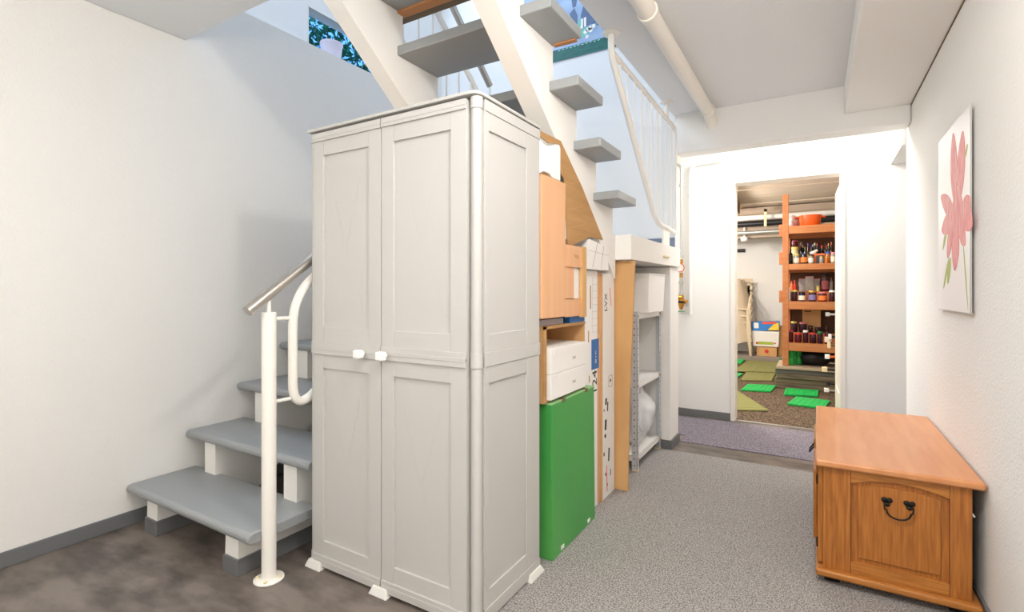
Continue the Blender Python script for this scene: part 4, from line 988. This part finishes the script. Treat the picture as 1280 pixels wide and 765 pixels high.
hang(1037, 488, 0.09, 0.035, M['whitep'], M['grey_metal'], 'white clip hanging lowest beside the pantry door', 6)
ra = MB().box(0.155, 0.163, 5.655, 5.67, 0.02, 1.05).build('hanging_rail', M['blackp'], label='dark vertical tool rail behind the edge of the open pantry door', cat='rail')

# mats on the gravel
def mat_quad(name, pts, z0, z1, m_, txt, cat_, ribs=None, grp=None):
    t = thing(name, (sum(p[0] for p in pts)/len(pts), sum(p[1] for p in pts)/len(pts), 0), txt, cat_, grp)
    MB().prism(pts, 'z', z0, z1).build('mat_sheet', m_, t)
    if ribs:
        a, b, c, d = [Vector((p[0], p[1], 0)) for p in pts]
        mb = MB()
        for k in range(ribs[0]):
            t0 = (k+0.5)/ribs[0]
            u, v = a.lerp(b, t0), d.lerp(c, t0)
            mb.tube([Vector((u.x, u.y, z1)), Vector((v.x, v.y, z1))], 0.004, 4)
        if ribs[1]:
            for k in range(ribs[1]):
                t0 = (k+0.5)/ribs[1]
                u, v = a.lerp(d, t0), b.lerp(c, t0)
                mb.tube([Vector((u.x, u.y, z1)), Vector((v.x, v.y, z1))], 0.004, 4)
        mb.build('rib', m_, t)
GM = 'green plastic floor tiles on the gravel'; OM = 'olive ribbed mats on the gravel'
mat_quad('floor_tile', [(-0.72, 6.12), (-0.43, 6.20), (-0.40, 6.62), (-0.69, 6.54)], 0, 0.014, M['green_mat'], 'bright green plastic tile alone on the gravel between olive mats', 'mat', (6, 6), GM)
mat_quad('floor_tile', [(-0.30, 6.09), (0.01, 6.17), (0.015, 6.535), (-0.30, 6.49)], 0, 0.014, M['green_mat'], 'bright green plastic tile just in front of the timber stack', 'mat', (6, 6), GM)
mat_quad('floor_tile', [(-0.246, 5.612), (0.06, 5.57), (0.115, 5.98), (-0.18, 6.035)], 0, 0.014, M['green_mat'], 'bright green plastic tile nearest to the oak chest', 'mat', (6, 6), GM)
mat_quad('floor_tile', [(-1.25, 8.30), (-0.98, 8.33), (-0.975, 8.78), (-1.25, 8.78)], 0, 0.014, M['green_mat'], 'bright green plastic tile farthest back by the concrete step', 'mat', (6, 6), GM)
mat_quad('floor_tile', [(-1.15, 6.95), (-0.86, 7.02), (-0.835, 7.33), (-1.15, 7.38)], 0, 0.014, M['green_mat'], 'bright green plastic tile cut off by the left door frame', 'mat', (6, 6), GM)
mat_quad('floor_mat', [(-0.80, 6.80), (-0.47, 6.95), (-0.47, 8.0), (-0.83, 8.0)], 0, 0.010, M['olive'], 'olive ribbed mat lying right behind the lone green tile', 'mat', (14, 0), OM)
mat_quad('floor_mat', [(-0.97, 7.42), (-0.48, 7.60), (-0.50, 8.72), (-0.92, 8.66)], 0.0135, 0.022, M['olive'], 'larger olive ribbed mat reaching back to the concrete step', 'mat', (14, 0), OM)
mat_quad('floor_mat', [(-0.379, 5.229), (-0.745, 6.06), (-1.20, 5.80), (-0.93, 4.95)], 0, 0.010, M['olive'], 'olive ribbed mat nearest the threshold at the left door frame', 'mat', (16, 0), OM)

# boxes on the concrete step
YB = 9.05; zs = 0.055
def bx2(px0, px1, py0, py1, Y0, Y1):
    a, b = on_y(px0, py0, Y0), on_y(px1, py1, Y0)
    return a.x, b.x, a.z, b.z
a, b, _, _ = bx2(946, 971, 433, 443, YB, 9.3)
ztb = on_y(958, 433, YB).z
t = thing('cardboard_box', ((a+b)/2, YB+0.1, zs), 'brown box with red round mark on the concrete step, below the white carton', 'box')
MB().box(a, b, YB, YB+0.3, zs+0.001, ztb).build('carton', M['card'], t, bevel=0.002)
MB().tube([((a+b)/2, YB-0.002, (zs+ztb)/2), ((a+b)/2, YB, (zs+ztb)/2)], 0.03, 14).build('red_mark', M['red'], t)
a, b, _, _ = bx2(940, 974, 413, 431, YB, 9.3)
zt2 = on_y(957, 414, YB).z
t = thing('white_carton', ((a+b)/2, YB+0.1, ztb), 'white carton with coloured fruit print on the brown box in the pantry', 'box')
MB().prism([(a+0.015, ztb+0.001), (b-0.01, ztb+0.001), (b, zt2), (a, zt2)], 'y', YB-0.02, YB+0.3).build('carton', M['card_white'], t, bevel=0.003)
MB().box(a+0.09, b-0.08, YB-0.022, YB-0.02, ztb+0.03, ztb+0.075).build('green_print', flat('lime_print', 170, 190, 70), t)
MB().tube([(a+0.075, YB-0.022, ztb+0.05), (a+0.075, YB-0.02, ztb+0.05)], 0.018, 12).tube([(b-0.06, YB-0.022, ztb+0.055), (b-0.06, YB-0.02, ztb+0.055)], 0.014, 12).build('red_print', M['red'], t)
zt3 = on_y(957, 401.5, YB).z
t = thing('toy_box', ((a+b)/2, YB+0.1, zt2), 'blue and yellow printed box lying on the white carton in the pantry', 'box')
rot = Matrix.Translation(((a+b)/2, YB, zt2+0.008)) @ Matrix.Rotation(math.radians(-3), 4, 'Y')
hw_ = (b-a)/2
MB().box(-hw_, hw_, 0, 0.28, 0.004, zt3-zt2-0.02, rot).build('carton', flat('bright_blue_print', 50, 130, 210), t, bevel=0.002)
MB().prism([(0.03, 0.006), (hw_-0.003, 0.006), (hw_-0.003, 0.12), (0.14, 0.12)], 'y', -0.0015, 0, rot).build('yellow_print', flat('yellow_print', 244, 214, 70), t)
MB().box(-hw_+0.03, -hw_+0.10, -0.0015, 0, 0.04, 0.13, rot).build('white_print', M['card_white'], t)
MB().box(-0.04, 0.16, -0.0025, -0.0015, 0.105, 0.14, rot).build('red_lettering', M['red_print'], t)
xb = on_y(977, 430, 9.15).x
MB().box(xb-0.05, xb+0.12, 9.15, 9.4, zs+0.001, on_y(977, 408, 9.15).z).build('cardboard_box', M['card'], bevel=0.002, label='brown cardboard box half hidden between white carton and pine rack', cat='box')

# stacked garden chairs under a plastic cover
def chair(x, y, z, first, txt):
    t = thing('garden_chair', (x, y, z), txt, 'chair', 'stacked beige garden chairs')
    mtx = Matrix.Translation((x, y, z))
    MB().box(-0.22, 0.22, -0.20, 0.22, 0.40, 0.425, mtx).build('seat', M['beige_chair'], t, bevel=0.008)
    mb = MB()
    for k in range(6): mb.box(-0.2+k*0.07, -0.2+k*0.07+0.045, 0.20, 0.225, 0.42, 0.86, mtx)
    mb.box(-0.23, 0.23, 0.20, 0.232, 0.84, 0.92, mtx).build('backrest', M['beige_chair'], t, bevel=0.005)
    for sx in (-1, 1):
        for sy in (-1, 1):
            MB().tube([mtx @ Vector((sx*0.2, sy*0.19, 0.41)), mtx @ Vector((sx*0.25, sy*0.24, 0.0))], [0.026, 0.018], 8).build('leg', M['beige_chair'], t, smooth=True)
        MB().tube([mtx @ Vector((sx*0.23, 0.2, 0.66)), mtx @ Vector((sx*0.25, -0.15, 0.64)), mtx @ Vector((sx*0.24, -0.20, 0.60)), mtx @ Vector((sx*0.21, -0.18, 0.42))], 0.02, 8).build('armrest', M['beige_chair'], t, smooth=True)
xch = on_y(928, 400, 9.2).x-0.10
for k in range(4):
    chair(xch, 9.2-0.0*k, zs+0.001+k*0.11, k == 0, 'beige plastic garden chair under the clear cover, %s in the stack' % ['lowest', 'second from bottom', 'third from bottom', 'topmost'][k])
mb = MB(); n = 18
rings = []
for j in range(12):
    v = j/11; z = 0.26+v*1.02; s = 1.05-0.72*v**1.2
    ring = []
    for i in range(n*2):
        a = PI*i/n
        c = Vector((math.cos(a)*0.34*s, math.sin(a)*0.30*(1.0-0.35*v), 0))
        k = 1+0.07*noise.noise(Vector((a*2, v*5, 0.3)))
        ring.append(mb.bm.verts.new((xch+c.x*k, 9.22+c.y*k+0.06*v, z+0.02*math.sin(5*a))))
    rings.append(ring)
for p, q in zip(rings, rings[1:]):
    for i in range(len(p)): mb.bm.faces.new((p[i], p[(i+1) % len(p)], q[(i+1) % len(p)], q[i]))
mb.bm.faces.new(rings[-1])
mb.build('plastic_cover', M['clear_film'], smooth=True, label='crinkled clear plastic cover draped over the stacked garden chairs', cat='cover')

# pantry ceiling services
yp = 8.55
zb_ = on_y(945, 279, yp).z
MB().tube([(-2.05, yp, zb_-0.01), (1.45, yp, zb_+0.0)], 0.045, 18).build('black_pipe', M['blackp'], smooth=True, label='black pipe running across under the pantry ceiling', cat='pipe')
MB().tube([(-2.05, yp+0.1, zb_+0.10), (1.45, yp+0.1, zb_+0.10)], 0.04, 18).build('white_pipe', M['whitep'], smooth=True, label='white pipe running above the black pantry pipe', cat='pipe')
MB().tube([(-2.05, yp+0.05, zb_-0.14), (1.45, yp+0.05, zb_-0.12)], 0.03, 18).build('grey_pipe', M['grey_metal'], smooth=True, label='thin grey pipe just below the black pantry pipe', cat='pipe')
xk = on_y(957, 275, yp).x
MB().box(xk-0.018, xk+0.018, yp-0.05, yp-0.046, zb_-0.06, zb_+0.2).box(xk-0.018, xk+0.018, yp-0.05, yp+0.05, zb_+0.16, zb_+0.2).build('pipe_bracket', M['cream'], label='cream pipe bracket clamped on the black pantry pipe', cat='bracket')
xl = on_y(930.5, 298, 8.70).x; zl_ = on_y(930.5, 302, 8.70).z
t = thing('ceiling_lamp', (xl, 8.70, zl_), 'small round white lamp hanging at the pantry beam', 'lamp')
MB().lathe([(0.03, 0), (0.052, 0.015), (0.055, 0.07), (0.04, 0.075)], (xl, 8.69, zl_), 20).build('lamp_shade', M['whitep'], t, smooth=True)
MB().tube([(xl, 8.69, zl_+0.07), (xl, 8.69, zl_+0.22)], 0.012, 10).build('lamp_stem', M['whitep'], t, smooth=True)
p0 = on_y(925, 313, 9.5)
MB().tube([(p0.x-0.4, 9.57, p0.z), (p0.x+0.07, 9.57, p0.z)], 0.03, 14).build('black_bar', M['blackp'], smooth=True, label='short black rod on the pantry wall below the small lamp', cat='rod')

# ============================================================ LIGHT
def area(name, loc, rot, sx, sy, power, col=(1, 1, 1)):
    l = bpy.data.lights.new(name, 'AREA'); l.shape = 'RECTANGLE'; l.size = sx; l.size_y = sy; l.energy = power; l.color = col
    o = bpy.data.objects.new(name, l); COL.objects.link(o); o.location = loc; o.rotation_euler = rot
    return o
def bulb(name, loc, r, power, col):
    l = bpy.data.lights.new(name, 'POINT'); l.shadow_soft_size = r; l.energy = power; l.color = col
    o = bpy.data.objects.new(name, l); COL.objects.link(o); o.location = loc
WARM = (1.0, 0.97, 0.935)
bulb('room_lamp_and_fill', (-0.05, 0.85, 2.12), 0.06, 30, WARM)
bulb('room_lamp_and_fill', (-0.35, -0.8, 1.55), 0.12, 17, WARM)  # added fill bulb behind the camera, lifts ceiling and chest front
bulb('room_lamp_and_fill', (-1.9, -0.6, 1.45), 0.18, 18, WARM)  # added fill bulb, low enough to brighten the upper left wall
area('room_ceiling_lamp', (-0.4, 0.2, 2.40), (0, 0, 0), 0.9, 0.9, 14, WARM)
area('corridor_lamp', (-0.25, 4.33, 2.40), (0, 0, 0), 0.5, 0.3, 18, (1, 0.98, 0.95))
bulb('pantry_lamp_and_fill', (-1.05, 5.6, 2.05), 0.08, 62, (1, 0.95, 0.88))
bulb('pantry_lamp_and_fill', (-1.5, 7.5, 2.0), 0.10, 60, (1, 0.95, 0.88))  # extra unseen bulb added to brighten the far pantry walls
area('stairwell_daylight', (-2.95, 2.3, 4.2), (0, math.radians(-62), 0), 1.2, 2.2, 62, (0.68, 0.81, 1.0))
W = bpy.data.worlds.new('World'); S.world = W; W.use_nodes = True
W.node_tree.nodes['Background'].inputs['Color'].default_value = (0.12, 0.40, 1.0, 1)
W.node_tree.nodes['Background'].inputs['Strength'].default_value = 1.6

# ============================================================ CAMERA
cam = bpy.data.cameras.new('camera'); co = bpy.data.objects.new('camera', cam); COL.objects.link(co)
cam.sensor_width = 36; cam.sensor_fit = 'HORIZONTAL'
cam.lens = 36*F/1280
cam.shift_y = (HY-382.5)/1280*1.0
co.location = (0, 0, CAMH); co.rotation_euler = (PI/2, 0, YAW)
cam.clip_start = 0.02
S.camera = co
S.view_settings.view_transform = 'Standard'
try: S.view_settings.look = 'None'
except Exception: pass
S.view_settings.gamma = 1; S.view_settings.use_curve_mapping = False
S.view_settings.exposure = 0.3
S.cycles.max_bounces = 10; S.cycles.diffuse_bounces = 6; S.cycles.transparent_max_bounces = 16
